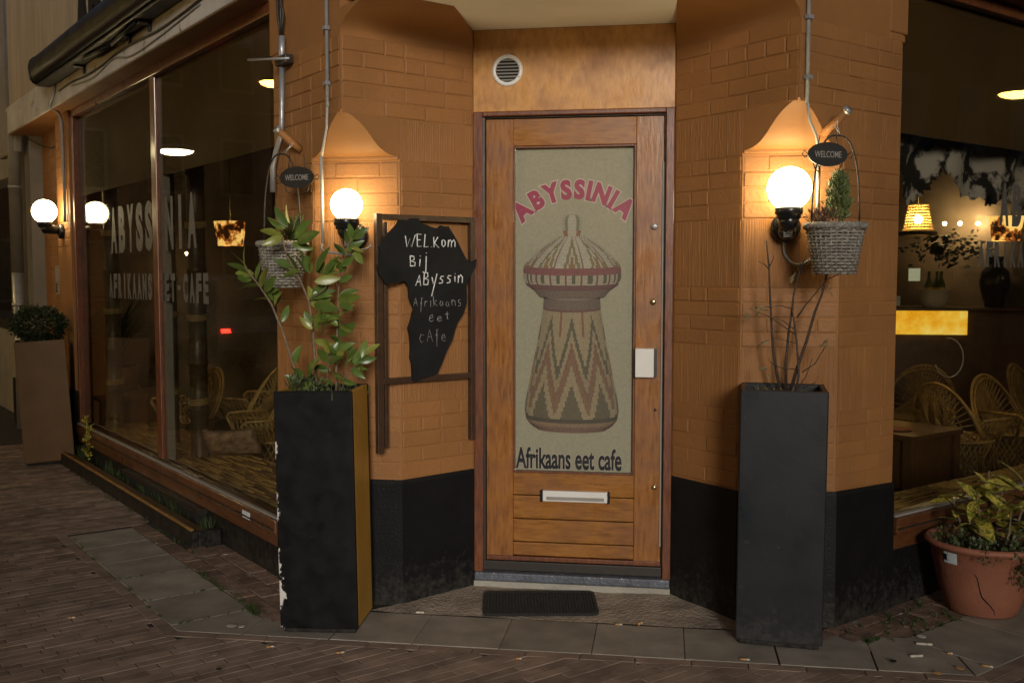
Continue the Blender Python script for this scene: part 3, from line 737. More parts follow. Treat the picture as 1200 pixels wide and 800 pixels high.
# cellar kerb in front with a worn metal edge
mb = MB(); mb.fbox(LF, 1.48, 4.72, .13, .165, -.03, .088); mb.fbox(LF, 1.48, 1.515, .003, .13, -.03, .086); mb.fbox(LF, 4.685, 4.72, .003, .13, -.03, .086)
kb = mb.build('cellar_kerb', 'black_paint', bld, .006)
mb = MB(); mb.fbox(LF, 1.50, 4.71, .148, .1675, .0885, .100); mb.build('edge_iron', 'rust_edge', kb, .003)
mb = MB(); mb.fbox(LF, 1.53, 4.68, .052, .128, .05, .064); mb.build('kerb_board', 'wood_oak', kb, .004)
# lintel, wall over it
for fn, L in ((LF, 6.5), (RF, 5.0)):
    mb = MB(); mb.fbox(fn, PW+.05, L, -.35, .125, 2.772, 3.02); mb.build('lintel', 'concrete_band', bld, .01)
    mb = MB(); mb.fbox(fn, PW+.05, L-.02, -.35, .115, 2.7695, 2.7718); mb.build('lintel_underside', 'wall_paint', bld)
    mb = MB(); mb.fbox(fn, PW+.05, L, -.35, .10, 3.021, TOP); mb.build('upper_wall', 'beige_render', bld)
# dark sign letters on the upper wall
for k, c in enumerate('ABYSSINIA'):
    g = GL[c]; s_ = 3.86-.33*k; w_ = .25 if c != 'I' else .07
    put_text('sign_letter', g, lambda x, y, d: LF(s_-x, .1005+d*5, 3.14+y), 'crack_dark', bld, w_, .42)
# end pier of the left front with a recessed side entrance beyond
mb = MB(); mb.fbox(LF, 4.68, 5.12, -.3, .01, -.05, 2.769); ep = mb.build('end_pier', 'wall_paint', bld)
mb = MB(); mb.fbox(LF, 4.68, 5.13, -.05, .02, -.05, .55); mb.build('plinth', 'black_paint', ep)
mb = MB(); mb.fbox(LF, 5.125, 6.45, -.45, -.16, -.05, 2.769); mb.build('side_entrance_wall', 'wall_paint', bld)
bl = [(.6+.0,2.7,32)]
# far pier bricks
brick_face(LF(5.12,.01,0), -DL, .01, .43, [(1.705,1.965,4),(2.15,2.7,8)], ep)
brick_face(LF(6.44,-.16,0), -DL, .02, 1.28, [(.9,2.0,16),(2.0,2.75,11)], ep)

# rooms behind the glass
fl = [LF(.6,-.10,0), LF(6.4,-.10,0), LF(6.4,-7.8,0), RF(6.2,-.10,0), RF(.6,-.10,0)]
mb = MB(); mb.prism([(p.x,p.y) for p in fl], -.04, .0); mb.build('room_floor', 'room_floor', bld)
mb = MB(); mb.prism([(p.x,p.y) for p in fl], 2.82, 2.9); mb.build('room_ceiling', 'room_ceiling', bld)
mb = MB(); mb.fbox(LF, 6.2, 6.4, -8.2, -.46, 0, 2.85); mb.fbox(RF, 6.1, 6.3, -8.2, -.36, 0, 2.85)
mb.build('room_wall', 'room_wall', bld)
mb = MB(); mb.box(-1.2, 1.2, .32, .40, 0, 2.8); mb.build('lobby_wall', 'room_wall', bld)
# window ledges with straw mats
def ledge(fn, s0, s1, z, dp=.5):
    mb = MB(); mb.fbox(fn, s0, s1, -.11-dp, -.11, .0, z-.012); lg = mb.build('window_ledge', 'wood_oak', bld)
    mt = MB(); o = -.115
    while o > -.10-dp:
        s = s0+.02
        while s < s1-.05:
            ln = random.uniform(.25,.8); e = min(s1-.02, s+ln); th = random.uniform(.005,.009); zz = z-.010+random.uniform(0,.006)
            mt.tube([fn(s,o+random.uniform(-.004,.004),zz+random.uniform(0,.004)), fn((s+e)/2,o+random.uniform(-.004,.004),zz), fn(e,o+random.uniform(-.004,.004),zz+random.uniform(0,.004))], th*.6, 5); s = e+random.uniform(.004,.05)
        o -= .0125
    q = tag(mt.build('straw_mat', 'mat_straw'), None, None); return q
tag(ledge(LF, PW+.06, 4.6, .283), 'straw mat on the ledge inside the wide shop window', 'mat')
tag(ledge(RF, PW+.06, 4.15, .398, .22), 'straw mat on the ledge behind the terracotta pot', 'mat')

# ================================================================== NEIGHBOUR, AWNING, SERVICES
nb = thing('neighbour_building', 'pale stone front of the next building beyond the grey drainpipe', 'building', LF(7, 0, 0))
mb = MB(); mb.fbox(LF, 6.72, 7.25, -.4, .0, -.05, TOP); mb.build('pilaster', 'neighbour_stone', nb, .01)
mb = MB(); mb.fbox(LF, 6.70, 7.27, -.38, .012, -.05, .45); mb.build('plinth', 'black_paint', nb)
mb = MB(); mb.fbox(LF, 7.251, 14, -.5, -.12, -.05, TOP); mb.build('wall', 'neighbour_stone', nb)
mb = MB(); mb.fbox(LF, 6.51, 7.3, .001, .07, 2.62, 2.78); mb.build('cornice', 'neighbour_stone', nb, .02)
mb = MB(); mb.fbox(LF, 6.46, 6.70, -.35, -.05, -.05, TOP); mb.build('joint_strip', 'neighbour_stone', nb)
for z0 in (.9,):
    mb = MB(); mb.fbox(LF, 7.7, 8.8, -.119, -.10, z0, 2.5); wf = mb.build('window', 'dark_sill', nb, .004)
    mb = MB(); mb.fbox(LF, 7.8, 8.7, -.0995, -.094, z0+.1, 2.4); mb.build('pane', 'window_glass', wf)
dp = thing('drainpipe', 'grey drainpipe running down the wall joint beside the side entrance', 'pipe', LF(6.58,.06,0))
mb = MB(); mb.tube([LF(6.58,.06,1.5), LF(6.58,.06,4.2)], .055, 14); mb.build('upper_pipe', 'pipe_grey', dp)
mb = MB(); mb.tube([LF(6.58,.06,.02), LF(6.58,.06,1.52)], .048, 14); mb.build('metal_pipe', 'zinc', dp)
for z in (1.2, 2.3, 3.0):
    mb = MB(); mb.lathe([(.058,-.012),(.062,-.012),(.062,.012),(.058,.012)], LF(6.58,.06,z), 14); mb.build('clamp', 'zinc', dp)
ic = thing('intercom', 'grey intercom panel with speaker grille in the side entrance', 'intercom', LF(5.95,-.155,1.3))
mb = MB(); mb.fbox(LF, 5.72, 5.98, -.159, -.14, 1.30, 1.56); mb.build('case', 'grey_board', ic, .004)
mb = MB(); mb.fbox(LF, 5.74, 5.96, -.139, -.137, 1.42, 1.54); mb.build('speaker_grille', 'zinc', ic)
for k in range(3):
    mb = MB(); mb.fbox(LF, 5.90, 5.95, -.139, -.134, 1.32+k*.03, 1.34+k*.03); mb.build('button', 'black_plastic', ic)

aw = thing('awning_cassette', 'long black rolled awning case above the wide shop window', 'awning', LF(2.5,.2,2.9))
cs = []
for k in range(20):
    an = 2*math.pi*k/20; cs.append((.195+.085*math.copysign(abs(math.cos(an))**.75, math.cos(an)), 3.05+.105*math.copysign(abs(math.sin(an))**.75, math.sin(an))))
def ext(s0, s1, sec):
    mb = MB(); n = len(sec); mb.add([LF(s0,o,z) for o, z in sec]+[LF(s1,o,z) for o, z in sec], [(i,(i+1)%n,n+(i+1)%n,n+i) for i in range(n)], True)
    mb.add([LF(s0,o,z) for o, z in sec], [tuple(range(n))]); mb.add([LF(s1,o,z) for o, z in sec], [tuple(range(n))]); return mb
ext(.75, 4.66, cs).build('case', 'awning_black', aw)
ext(4.662, 4.70, [(.195+(o-.195)*1.06, 3.05+(z-3.05)*1.06) for o, z in cs]).build('end_cap', 'black_plastic', aw)
mb = MB(); mb.fbox(LF, .75, 4.66, .135, .235, 2.925, 2.942); mb.build('front_bar', 'awning_black', aw, .006)
for s in (1.2, 2.1, 2.5, 3.6):
    mb = MB(); mb.fbox(LF, s, s+.07, .127, .20, 2.91, 2.924); mb.fbox(LF, s+.01, s+.05, .127, .140, 2.87, 2.91); mb.build('bracket', 'black_metal', aw, .004)
mb = MB(); mb.tube([LF(2.15,.21,2.91), LF(2.75,.18,2.905)], .012, 8); mb.tube([LF(2.8,.18,2.905), LF(3.3,.21,2.91)], .012, 8); mb.build('folding_arm', 'awning_black', aw)

def cable(name, pts, r, mat, label, cat='cable', n=8):
    # smooth the polyline
    P = [V(p) for p in pts]; out = []
    for i in range(len(P)-1):
        p0, p1, p2, p3 = P[max(i-1,0)], P[i], P[i+1], P[min(i+2,len(P)-1)]
        for k in range(5):
            t = k/5; out.append(.5*((2*p1)+(p2-p0)*t+(2*p0-5*p1+4*p2-p3)*t*t+(3*p1-p0-3*p2+p3)*t**3))
    out.append(P[-1]); mb = MB(); mb.tube(out, r, n); o = mb.build(name, mat)
    return tag(o, label, cat)
# band cables along the lintel
pts = [LF(.8+.4*i, .131, 2.86+.012*math.sin(i*1.7)) for i in range(10)]
cable('cable', pts, .007, 'black_metal', 'dark cable clipped along the pale concrete band under the awning')
cable('cable', [LF(1.3,.131,2.85), LF(1.9,.131,2.815), LF(2.5,.131,2.80), LF(2.9,.131,2.85), LF(3.4,.131,2.81), LF(4.0,.131,2.845)], .005, 'grey_conduit', 'thin grey cable sagging along the concrete band under the awning')
cable('conduit', [LF(4.5,.14,2.93), LF(4.56,.137,2.86), LF(4.70,.135,2.79), LF(4.77,.05,2.74), LF(4.78,.03,2.55), LF(4.78,.03,1.9)], .012, 'grey_conduit', 'grey conduit dropping from the awning to the lamp at the side entrance', 'conduit')
cable('cable', [LF(6.45,.03,3.6), LF(6.48,.02,2.9), LF(6.44,-.0,2.77), LF(6.0,-.15,2.62), LF(5.4,-.14,2.74)], .006, 'black_metal', 'black cable looping from the drainpipe into the side entrance')
# conduits on the two piers
def pier_conduit(fn, s0, zsplit, zend, side, label, sgn):
    t = thing('conduit', label, 'conduit', fn(s0,.015,zend))
    mb = MB(); mb.tube([fn(s0,.012,zsplit), fn(s0,.012,4.1)], .0085, 10); mb.build('conduit_pipe', 'grey_conduit', t)
    for z in (zsplit+.09, zsplit+.32, zsplit+.55):
        mb = MB(); mb.fbox(fn, s0-.016, s0+.016, .004, .028, z, z+.018); mb.build('clip', 'grey_conduit', t, .003)
    return t
tL = pier_conduit(LF, .098, 2.185, 1.7, 1, 'grey conduit down the pier beside the chalkboard with a pale cable below', -1)
mb = MB(); mb.tube([LF(.098,.014,2.19), LF(.11,.012,2.10), LF(.125,.02,2.03), LF(.13,.03,1.97)], .006, 8); mb.tube([LF(.13,.03,1.98), LF(.125,.03,1.85), LF(.125,.03,1.60)], .0075, 8)
mb.build('cable', 'pale_cable', tL)
tR = pier_conduit(RF, .033, 2.145, 1.7, -1, 'grey conduit down the pier beside the hanging cypress basket', 1)
mb = MB(); mb.tube([RF(.033,.014,2.15), RF(.05,.012,2.08), RF(.085,.02,2.02), RF(.095,.026,1.96)], .006, 8); mb.tube([RF(.095,.026,1.96), RF(.095,.026,1.80), RF(.095,.026,1.66)], .0075, 8)
mb.build('cable', 'pale_cable', tR)
# older service pipe with cables on the left pier
t = thing('service_pipe', 'old metal pipe with loose cables and a cross rod at the window corner', 'pipe', LF(.56,.03,1.9))
mb = MB(); mb.tube([LF(.535,.025,2.43), LF(.545,.025,2.2), LF(.55,.025,2.12), LF(.60,.03,2.05), LF(.63,.035,1.98), LF(.635,.035,1.86)], .013, 10); mb.build('pipe', 'zinc', t)
mb = MB(); mb.tube([LF(.535,.025,2.43), LF(.53,.025,2.56)], .016, 10); mb.build('sleeve', 'zinc', t)
for k, (a, b_) in enumerate(((.53,.47),(.56,.55),(.50,.60))):
    mb = MB(); mb.tube([LF(.53,.03,2.54), LF(a,.03,2.65), LF((a+b_)/2+.02,.03,2.8), LF(b_,.03,3.0), LF(b_,.03,4.0)], .006, 6); mb.build('cable', 'black_metal', t)
mb = MB(); mb.fbox(LF, .44, .56, .012, .05, 2.425, 2.465); mb.build('clamp_block', 'dark_sill', t, .004)
mb = MB(); mb.tube([LF(.42,.04,2.44), LF(.70,.12,2.47)], .006, 8); mb.build('cross_rod', 'zinc', t)

# ------------------------------------------------------------------ globe wall lamps
def wall_lamp(P, out, rg, drop, label, group='globe wall lamps', sensor=True):
    """P = globe centre; out = outward unit vector, wall lies drop behind the globe centre"""
    out = V(out); sd_ = V((-out.y, out.x, 0)); t = thing('wall_lamp', label, 'wall lamp', P-UP*(rg+.13), 0, group)
    mb = MB(); prof = []
    for i in range(19):
        a = math.pi/2-(math.pi*.83)*i/18; prof.append((max(.0005, rg*math.cos(a)), rg*math.sin(a)))
    mb.lathe(prof, P, 32); mb.build('globe', 'globe_glow', t)
    zc = P.z-rg*.86
    mb = MB(); mb.lathe([(.0005,0),(.052,0),(.055,-.004),(.055,-.026),(.048,-.032),(.048,-.045),(.0005,-.045)], (P.x,P.y,zc), 28); mb.build('collar', 'black_plastic', t)
    bc = P-out*0+UP*(-rg-.085)
    M4 = Matrix.Translation(P-out*(drop-.006)+UP*(-rg-.062)) @ out.to_track_quat('Z','Y').to_matrix().to_4x4()
    lathe_at([(.060,0),(.060,.022),(.052,.030),(.03,.034),(.0005,.034)], M4, 28).build('wall_plate', 'black_plastic', t)
    a = P-out*(drop-.03)+UP*(-rg-.05); b_ = P+UP*(-rg-.02)
    mb = MB(); mb.tube([a, a+out*.03, b_-UP*.022, b_], [.03,.036,.04,.045], 16); mb.build('arm', 'black_plastic', t)
    if sensor:
        c = a+out*.045-UP*.032
        mb = MB(); mb.ball(c, .036, 18, 12); sp = mb.build('sensor', 'black_plastic', t)
        M5 = Matrix.Translation(c+out*.030-UP*.012) @ out.to_track_quat('Z','Y').to_matrix().to_4x4()
        mb = MB()
        for k in range(4):
            z = -.012+k*.007; mb.add([tuple(M5 @ V(v)) for v in ((-.018,z,.002),(.018,z,.002),(.018,z+.0055,.006),(-.018,z+.0055,.006))], [(0,1,2,3)])
        mb.build('sensor_window', 'grey_board', sp)
    return t
NF = V((0,-1,0)); YC = -LEG*Q-(LEN-LEG)*Q+.0
YCH = B.y+LEG*Q
gR = at(925, 221, YCH-.13); gL = at(406, 240, YCH-.13)
wall_lamp(gR, NF, .087, .125, 'lit white globe lamp with sensor beside the hanging cypress basket')
wall_lamp(gL, NF, .068, .125, 'smaller lit white globe lamp above the laurel by the chalkboard')
wall_lamp(LF(4.93, .15, 1.985), -DR, .095, .14, 'lit white globe lamp at the far side entrance by the drainpipe', sensor=False)
cable('cable', [gR+V((-.005,.11,-.20)), gR+V((0,.115,-.26)), gR+V((.04,.118,-.30)), gR+V((.09,.118,-.29)), gR+V((.125,.118,-.25)), gR+V((.135,.12,-.22))], .0055, 'grey_conduit', 'grey cable looping below the globe lamp with sensor')
cable('cable', [LF(.125,.03,1.61), LF(.10,.035,1.575), gL+V((.00,.12,-.21)), gL+V((.03,.12,-.18)), gL+V((.035,.12,-.14))], .005, 'grey_conduit', 'grey cable looping below the smaller globe lamp')

# ------------------------------------------------------------------ pipe stubs, hanging baskets
def stub(fn, s, label):
    t = thing('pipe_stub', label, 'pipe', fn(s,0,2.03))
    a, b_ = fn(s,.005,2.035), fn(s,.115,2.115)
    mb = MB(); mb.tube([a, b_], .0165, 14); mb.build('pipe', 'wall_paint', t)
    mb = MB(); mb.tube([b_-(b_-a)*.06, b_+(b_-a)*.06], .0185, 14); mb.build('collar', 'zinc', t)
    return a.lerp(b_, .55)
hkL = stub(LF, .39, 'short painted pipe stub holding the basket above the laurel'); hkR = stub(RF, .15, 'short painted pipe stub holding the cypress basket')
def woven_basket(top_c, rt, rb, h, rows=15):
    mb = MB(); n = 30
    for j in range(rows):
        f = j/(rows-1); r = rb+(rt-rb)*f; z = top_c.z-h+h*f*.93
        for ph in (0,):
            pts = [top_c+V(((r+.0045*math.cos(math.pi*k+math.pi*j))*math.cos(2*math.pi*k/n), (r+.0045*math.cos(math.pi*k+math.pi*j))*math.sin(2*math.pi*k/n), z-top_c.z+random.uniform(-.0012,.0012))) for k in range(n)]
            mb.tube(pts, h/rows*.42, 5, closed=True)
    for k in range(n):
        a = 2*math.pi*k/n; mb.tube([top_c+V((rb*math.cos(a), rb*math.sin(a), -h)), top_c+V((rt*math.cos(a), rt*math.sin(a), -.01))], .004, 4)
    return mb
def rim(top_c, r):
    mb = MB(); n = 72
    for ph in (0, 2.1, 4.2):
        mb.tube([top_c+V(((r+.008*math.cos(14*2*math.pi*k/n+ph))*math.cos(2*math.pi*k/n), (r+.008*math.cos(14*2*math.pi*k/n+ph))*math.sin(2*math.pi*k/n), .008*math.sin(14*2*math.pi*k/n+ph))) for k in range(n)], .0075, 5, closed=True)
    return mb
def hanging(top_c, rt, rb, h, hook, ax, sign_c, sign_ax, label):
    t = thing('hanging_basket', label, 'hanging basket', top_c-UP*h, 0, 'hanging wicker baskets with welcome signs')
    woven_basket(top_c, rt, rb, h).build('basket', 'wicker_grey', t); rim(top_c, rt+.004).build('rim', 'wicker_grey', t)
    mb = MB(); mb.lathe([(.0005,-.02),(rt*.95,-.02)], top_c, 24); mb.lathe([(.0005,-h+.006),(rb,-h+.006)], top_c, 24); mb.build('soil', 'soil', t)
    ax = V(ax); hz = hook.z-.045-top_c.z; pts = []
    for i in range(25):
        a = math.pi*i/24; pts.append(top_c+ax*(rt*.93*math.copysign(abs(math.cos(a))**.75, math.cos(a)))+UP*(hz*math.sin(a)**.8))
    mb = MB(); mb.tube(pts, .0036, 6); mb.build('hoop', 'black_metal', t)
    top = top_c+UP*hz
    mb = MB(); mb.tube([top, top.lerp(hook, .5)+ax*.006, hook-UP*.012, hook+UP*.014, hook-UP*.012-ax*.012, top+ax*.02], .0018, 5); mb.build('wire', 'zinc', t)
    # oval plate
    sx = V(sign_ax); nn = V((sx.y, -sx.x, 0)); a_, b_ = .083, .046
    mb = MB(); pr = [sign_c+sx*(a_*math.cos(2*math.pi*k/36))+UP*(b_*math.sin(2*math.pi*k/36))+nn*.003 for k in range(36)]
    mb.slab(pr, nn, .006); pl = mb.build('sign_plate', 'black_metal', t)
    put_text('lettering', W_WEL, lambda x, y, d: sign_c+sx*(x-.056)+UP*(y-.012)+nn*(.0035+d*.2), 'grey_board', pl, .112, .024)
    mb = MB()
    for sg in (-1, 1):
        c = sign_c+sx*(sg*.085)
        mb.tube([c, c+sx*sg*.012+UP*.012, c+sx*sg*.022, c+sx*sg*.012-UP*.014, c+sx*sg*.002-UP*.006], .0022, 5)
        mb.tube([sign_c+sx*sg*.06-UP*.034, sign_c+sx*sg*.052-UP*.058, sign_c+sx*sg*.038-UP*.066, sign_c+sx*sg*.032-UP*.054], .0022, 5)
        mb.tube([sign_c+sx*sg*.04+UP*.04, V((sign_c.x,sign_c.y,0))+sx*sg*.034+UP*(top.z-.004)], .0018, 5)
    mb.build('scroll', 'black_metal', t)
    return t
cR = at(979, 265, RF(.06,.165,0).y); cL = at(331, 286, LF(.29,.165,0).y)
hanging(cR, .104, .074, .18, V((cR.x,cR.y,2.05)), V((.96,.28,0)).normalized(), at(970,181,cR.y-.02), V((.93,.37,0)).normalized(), 'grey wicker basket with a small cypress and black oval welcome sign')
hanging(cL, .098, .075, .185, V((cL.x,cL.y,2.04))+V((.05,0,0)), V((.97,-.2,0)).normalized(), at(348,208,cL.y-.02), V((.985,-.17,0)).normalized(), 'grey wicker basket half hidden by laurel leaves under an oval welcome sign')

# ------------------------------------------------------------------ foliage helpers
def leaf_mesh(name, L, W, mat, fold=.25, curl=.25, n=7):
    vs = []; fs = []
    for i in range(n+1):
        f = i/n; w_ = W*math.sin(math.pi*min(1, f*.98+.02))**.75*(1-.25*f) if 0 < i < n else .0006
        z = -curl*L*f*f+.08*L*f; x = L*f
        vs += [(x, -w_/2, z+fold*w_*.5), (x, 0, z), (x, w_/2, z+fold*w_*.5)]
    for i in range(n):
        a = i*3; fs += [(a,a+1,a+4,a+3),(a+1,a+2,a+5,a+4)]
    me = bpy.data.meshes.new(name); me.from_pydata(vs, [], fs); me.polygons.foreach_set('use_smooth', [True]*len(fs)); me.materials.append(M[mat]); me.update(); return me
def place_leaf(me, parent, p, direction, roll=0, scale=1, name='leaf'):
    d = V(direction).normalized(); q = d.to_track_quat('X', 'Z')
    o = link(name, me, parent); m4 = Matrix.Translation(p) @ q.to_matrix().to_4x4() @ Matrix.Rotation(roll, 4, 'X') @ Matrix.Scale(scale, 4)
    o.matrix_basis = m4; return o
def tuft(mb, c, n, spread, hgt, wid, rnd=random, droop=.3):
    for k in range(n):
        a = rnd.uniform(0, 2*math.pi); r = spread*rnd.random()**.5; b_ = c+V((r*math.cos(a), r*math.sin(a), 0)); h = hgt*rnd.uniform(.5,1.1)
        d = V((math.cos(a+rnd.uniform(-1,1)), math.sin(a+rnd.uniform(-1,1)), 0)); s_ = V((-d.y,d.x,0))*wid
        m_ = b_+UP*h*.6+d*h*droop*.4; e_ = b_+UP*h+d*h*droop
        mb.add([b_-s_, b_+s_, m_+s_*.8, m_-s_*.8, e_], [(0,1,2,3),(3,2,4)])
def sprig(mb, c, axis, n, r, L, wid):
    ax = V(axis).normalized()
    for k in range(n):
        p = c+V((random.gauss(0,r), random.gauss(0,r), random.gauss(0,r))); d = (ax+V((random.gauss(0,.45), random.gauss(0,.45), random.gauss(0,.3)))).normalized()
        s_ = d.cross(V((random.random(),random.random(),random.random()))).normalized()*wid; e_ = p+d*L*random.uniform(.6,1.2)
        mb.add([p, p.lerp(e_,.5)+s_, e_, p.lerp(e_,.5)-s_], [(0,1,2,3)])
# cypress and heather in the right basket; ivy-like shoot in the left one
t = thing('small_cypress', 'small feathery cypress growing in the right-hand wicker basket', 'plant', cR)
mb = MB()
for k in range(210):
    f = random.random()**.8; z = .02+.17*f; rr = .046*(1-f)**.55*(.8 if f < .1 else 1)+.006; a = random.uniform(0,6.28); r = rr*random.random()**.4
    sprig(mb, cR+V((.012+r*math.cos(a), r*math.sin(a), z)), (math.cos(a)*.35, math.sin(a)*.35, 1), 12, .006, .026, .0028)
mb.build('crown', 'fine_green', t)
mb = MB(); mb.tube([cR+V((.012,0,-.02)), cR+V((.012,0,.13))], [.005,.002], 5); mb.build('trunk', 'bark', t)
t = MB()
for k in range(60):
    a = random.uniform(1.8,4.6); r = random.uniform(.03,.10); c = cR+V((r*math.cos(a), r*math.sin(a), -.01)); sprig(t, c+UP*random.uniform(.01,.06), (math.cos(a)*.5, math.sin(a)*.5, 1), 7, .007, .03, .002)
tag(t.build('heather_plant', 'heather'), 'low reddish heather beside the small cypress', 'plant')
t = thing('fern_shrub', 'light green feathery shrub standing in the left-hand wicker basket', 'plant', cL)
mb = MB()
for k in range(80):
    f = random.random(); a = random.uniform(0,6.28); r = .04*random.random()**.5; sprig(mb, cL+V((.04+r*math.cos(a), r*math.sin(a), .0+.10*f)), (math.cos(a)*.4, math.sin(a)*.4, 1), 8, .007, .032, .003)
mb.build('crown', 'fine_green', t)

# ------------------------------------------------------------------ chalkboard and its metal rack
rk = thing('metal_rack', 'open dark brown metal rack fixed on the recess wall behind the chalkboard', 'rack', LRW(.27,.03,.7))
def rb(t0, t1, o0, o1, z0, z1, name, mat='brown_metal'):
    mb = MB(); mb.fbox(LRW, t0, t1, o0, o1, z0, z1); return mb.build(name, mat, rk, .0015)
rb(.500,.530,.018,.044,.70,1.735,'post'); rb(.022,.046,.018,.044,.715,1.735,'post'); rb(.47,.486,.010,.030,.72,1.70,'post')
rb(.046,.500,.018,.044,1.709,1.734,'top_bar'); rb(.046,.500,.018,.044,1.000,1.026,'cross_bar')
AF = [(0.426,1.71),(0.406,1.712),(0.382,1.706),(0.359,1.719),(0.331,1.72),(0.314,1.699),(0.268,1.685),(0.231,1.678),(0.215,1.692),(0.174,1.69),(0.144,1.649),(0.103,1.584),(0.064,1.527),(0.022,1.544),(0.029,1.509),(0.06,1.463),(0.079,1.427),(0.077,1.346),(0.098,1.296),(0.128,1.256),(0.153,1.186),(0.189,1.126),(0.237,1.033),(0.278,1.025),(0.347,1.003),(0.362,1.011),(0.366,1.065),(0.377,1.115),(0.374,1.184),(0.385,1.243),(0.362,1.311),(0.356,1.331),(0.379,1.38),(0.384,1.429),(0.406,1.449),(0.445,1.437),(0.484,1.432),(0.506,1.449),(0.527,1.473),(0.534,1.506),(0.521,1.573),(0.526,1.592),(0.504,1.631),(0.471,1.66)]
af = []
for i, (a, z) in enumerate(AF):
    b_ = AF[(i+1)%len(AF)]; af.append((a, z)); af.append(((a+b_[0])/2+random.uniform(-.003,.003), (z+b_[1])/2+random.uniform(-.003,.003)))
bd = thing('chalkboard', 'black board cut in the shape of Africa with white chalk handwriting', 'chalkboard', LRW(.27,.05,1.0))
mb = MB(); nb_ = V((Q,-Q,0)); mb.slab([LRW(a,.058,z) for a, z in af], nb_, .012); mb.build('board', 'board_black', bd)
S = {'W':([(0,1),(.22,0),(.45,.75),(.68,0),(1,1.1)],), 'E':([(.75,.98),(0,1),(.05,0),(.8,.03)],[(.03,.5),(.6,.53)]), 'L':([(.1,1.1),(0,0),(.8,.05)],), '.':([(.3,.0),(.4,.03)],),
 'K':([(0,1),(.02,0)],[(.75,1),(.05,.45),(.9,-.02)]), 'o':([(.5,.62),(.15,.5),(.1,.2),(.4,0),(.75,.2),(.7,.5),(.45,.62)],), 'm':([(0,.55),(.02,0)],[(.02,.4),(.25,.6),(.42,.45),(.45,0)],[(.45,.4),(.7,.6),(.9,.4),(.95,0)]),
 'B':([(0,1),(.05,0)],[(0,1),(.55,.95),(.6,.65),(.1,.52),(.75,.4),(.7,.05),(.05,0)]), 'i':([(.4,.6),(.42,0)],[(.4,.85),(.42,.9)]), 'j':([(.6,.75),(.6,-.35),(.3,-.6),(.0,-.45)],[(.6,.98),(.63,1.02)]),
 'A':([(0,0),(.4,1),(.85,0)],[(.15,.38),(.68,.4)]), 'y':([(.05,.7),(.35,.15)],[(.85,.95),(.2,-.85)]), 's':([(.75,.7),(.3,.72),(.15,.5),(.65,.3),(.6,.05),(.05,.02)],), 'n':([(.05,.6),(.08,0)],[(.08,.4),(.4,.65),(.75,.45),(.8,0)]),
 'f':([(.8,.95),(.45,1),(.4,-.5)],[(.1,.5),(.75,.52)]), 'r':([(.1,.55),(.13,0)],[(.13,.35),(.4,.6),(.7,.5)]), 'k':([(.1,1),(.12,0)],[(.7,.6),(.15,.3),(.8,0)]), 'a':([(.65,.5),(.3,.58),(.08,.25),(.35,0),(.65,.2),(.68,.5),(.72,0)],),
 'b':([(0,1),(.05,0)],[(0,1),(.55,.95),(.6,.65),(.1,.52),(.75,.4),(.7,.05),(.05,0)]), 'e':([(.1,.3),(.7,.35),(.5,.62),(.15,.5),(.1,.15),(.45,0),(.8,.1)],), 't':([(.4,.9),(.42,.05),(.7,.05)],[(.05,.6),(.8,.62)]), 'c':([(.75,.6),(.3,.65),(.1,.3),(.35,.0),(.7,.1)],), 'F':([(.7,1),(.1,1),(.15,-.8)],[(.12,.5),(.6,.52)]), '-':([(.1,.4),(.6,.42)],)}
def chalk(word, t0, t1, z0, h, mat, r, skew=0):
    adv = [{'W':1.7,'m':1.4,'.':.35,'i':.55,'j':.7,'r':.8,'f':.8,'t':.8}.get(c, 1.) for c in word]; un = (t1-t0)/sum(adv); run = t0
    for i, c in enumerate(word):
        mb = MB(); st = un*adv[i]; x0_ = run; run += st; hq = h*random.uniform(.85,1.15); dz = random.uniform(-.004,.004); sh_ = random.uniform(-.10,.22)
        for pl in S[c]:
            pts = []
            for x, y in pl: pts.append((x0_+st*(.08+.78*(x+sh_*(y-.4)))+random.uniform(-.0012,.0012), z0+dz+hq*y+skew*i+random.uniform(-.0012,.0012)))
            P = [LRW(a, .0592, z) for a, z in pts]; mb.tube(P, r, 5)
        mb.build('chalk_letter', mat, bd)
chalk('WEL.Kom', .405, .130, 1.595, .050, 'chalk', .0026); chalk('Bij', .378, .280, 1.511, .050, 'chalk', .0026); chalk('Abyssin', .348, .09, 1.424, .048, 'chalk', .0027, .003)
chalk('Afrikaans', .362, .10, 1.335, .044, 'chalk_faint', .0016); chalk('eet', .285, .165, 1.272, .042, 'chalk_faint', .002); chalk('cAfe', .335, .18, 1.180, .05, 'chalk_faint', .0014)
cable('wire_hook', [LRW(.56,.05,1.60), LRW(.58,.05,1.585), LRW(.63,.05,1.57), LRW(.665,.06,1.54), LRW(.68,.06,1.52)], .004, 'grey_conduit', 'bent grey wire sticking out beside the chalkboard', 'wire')

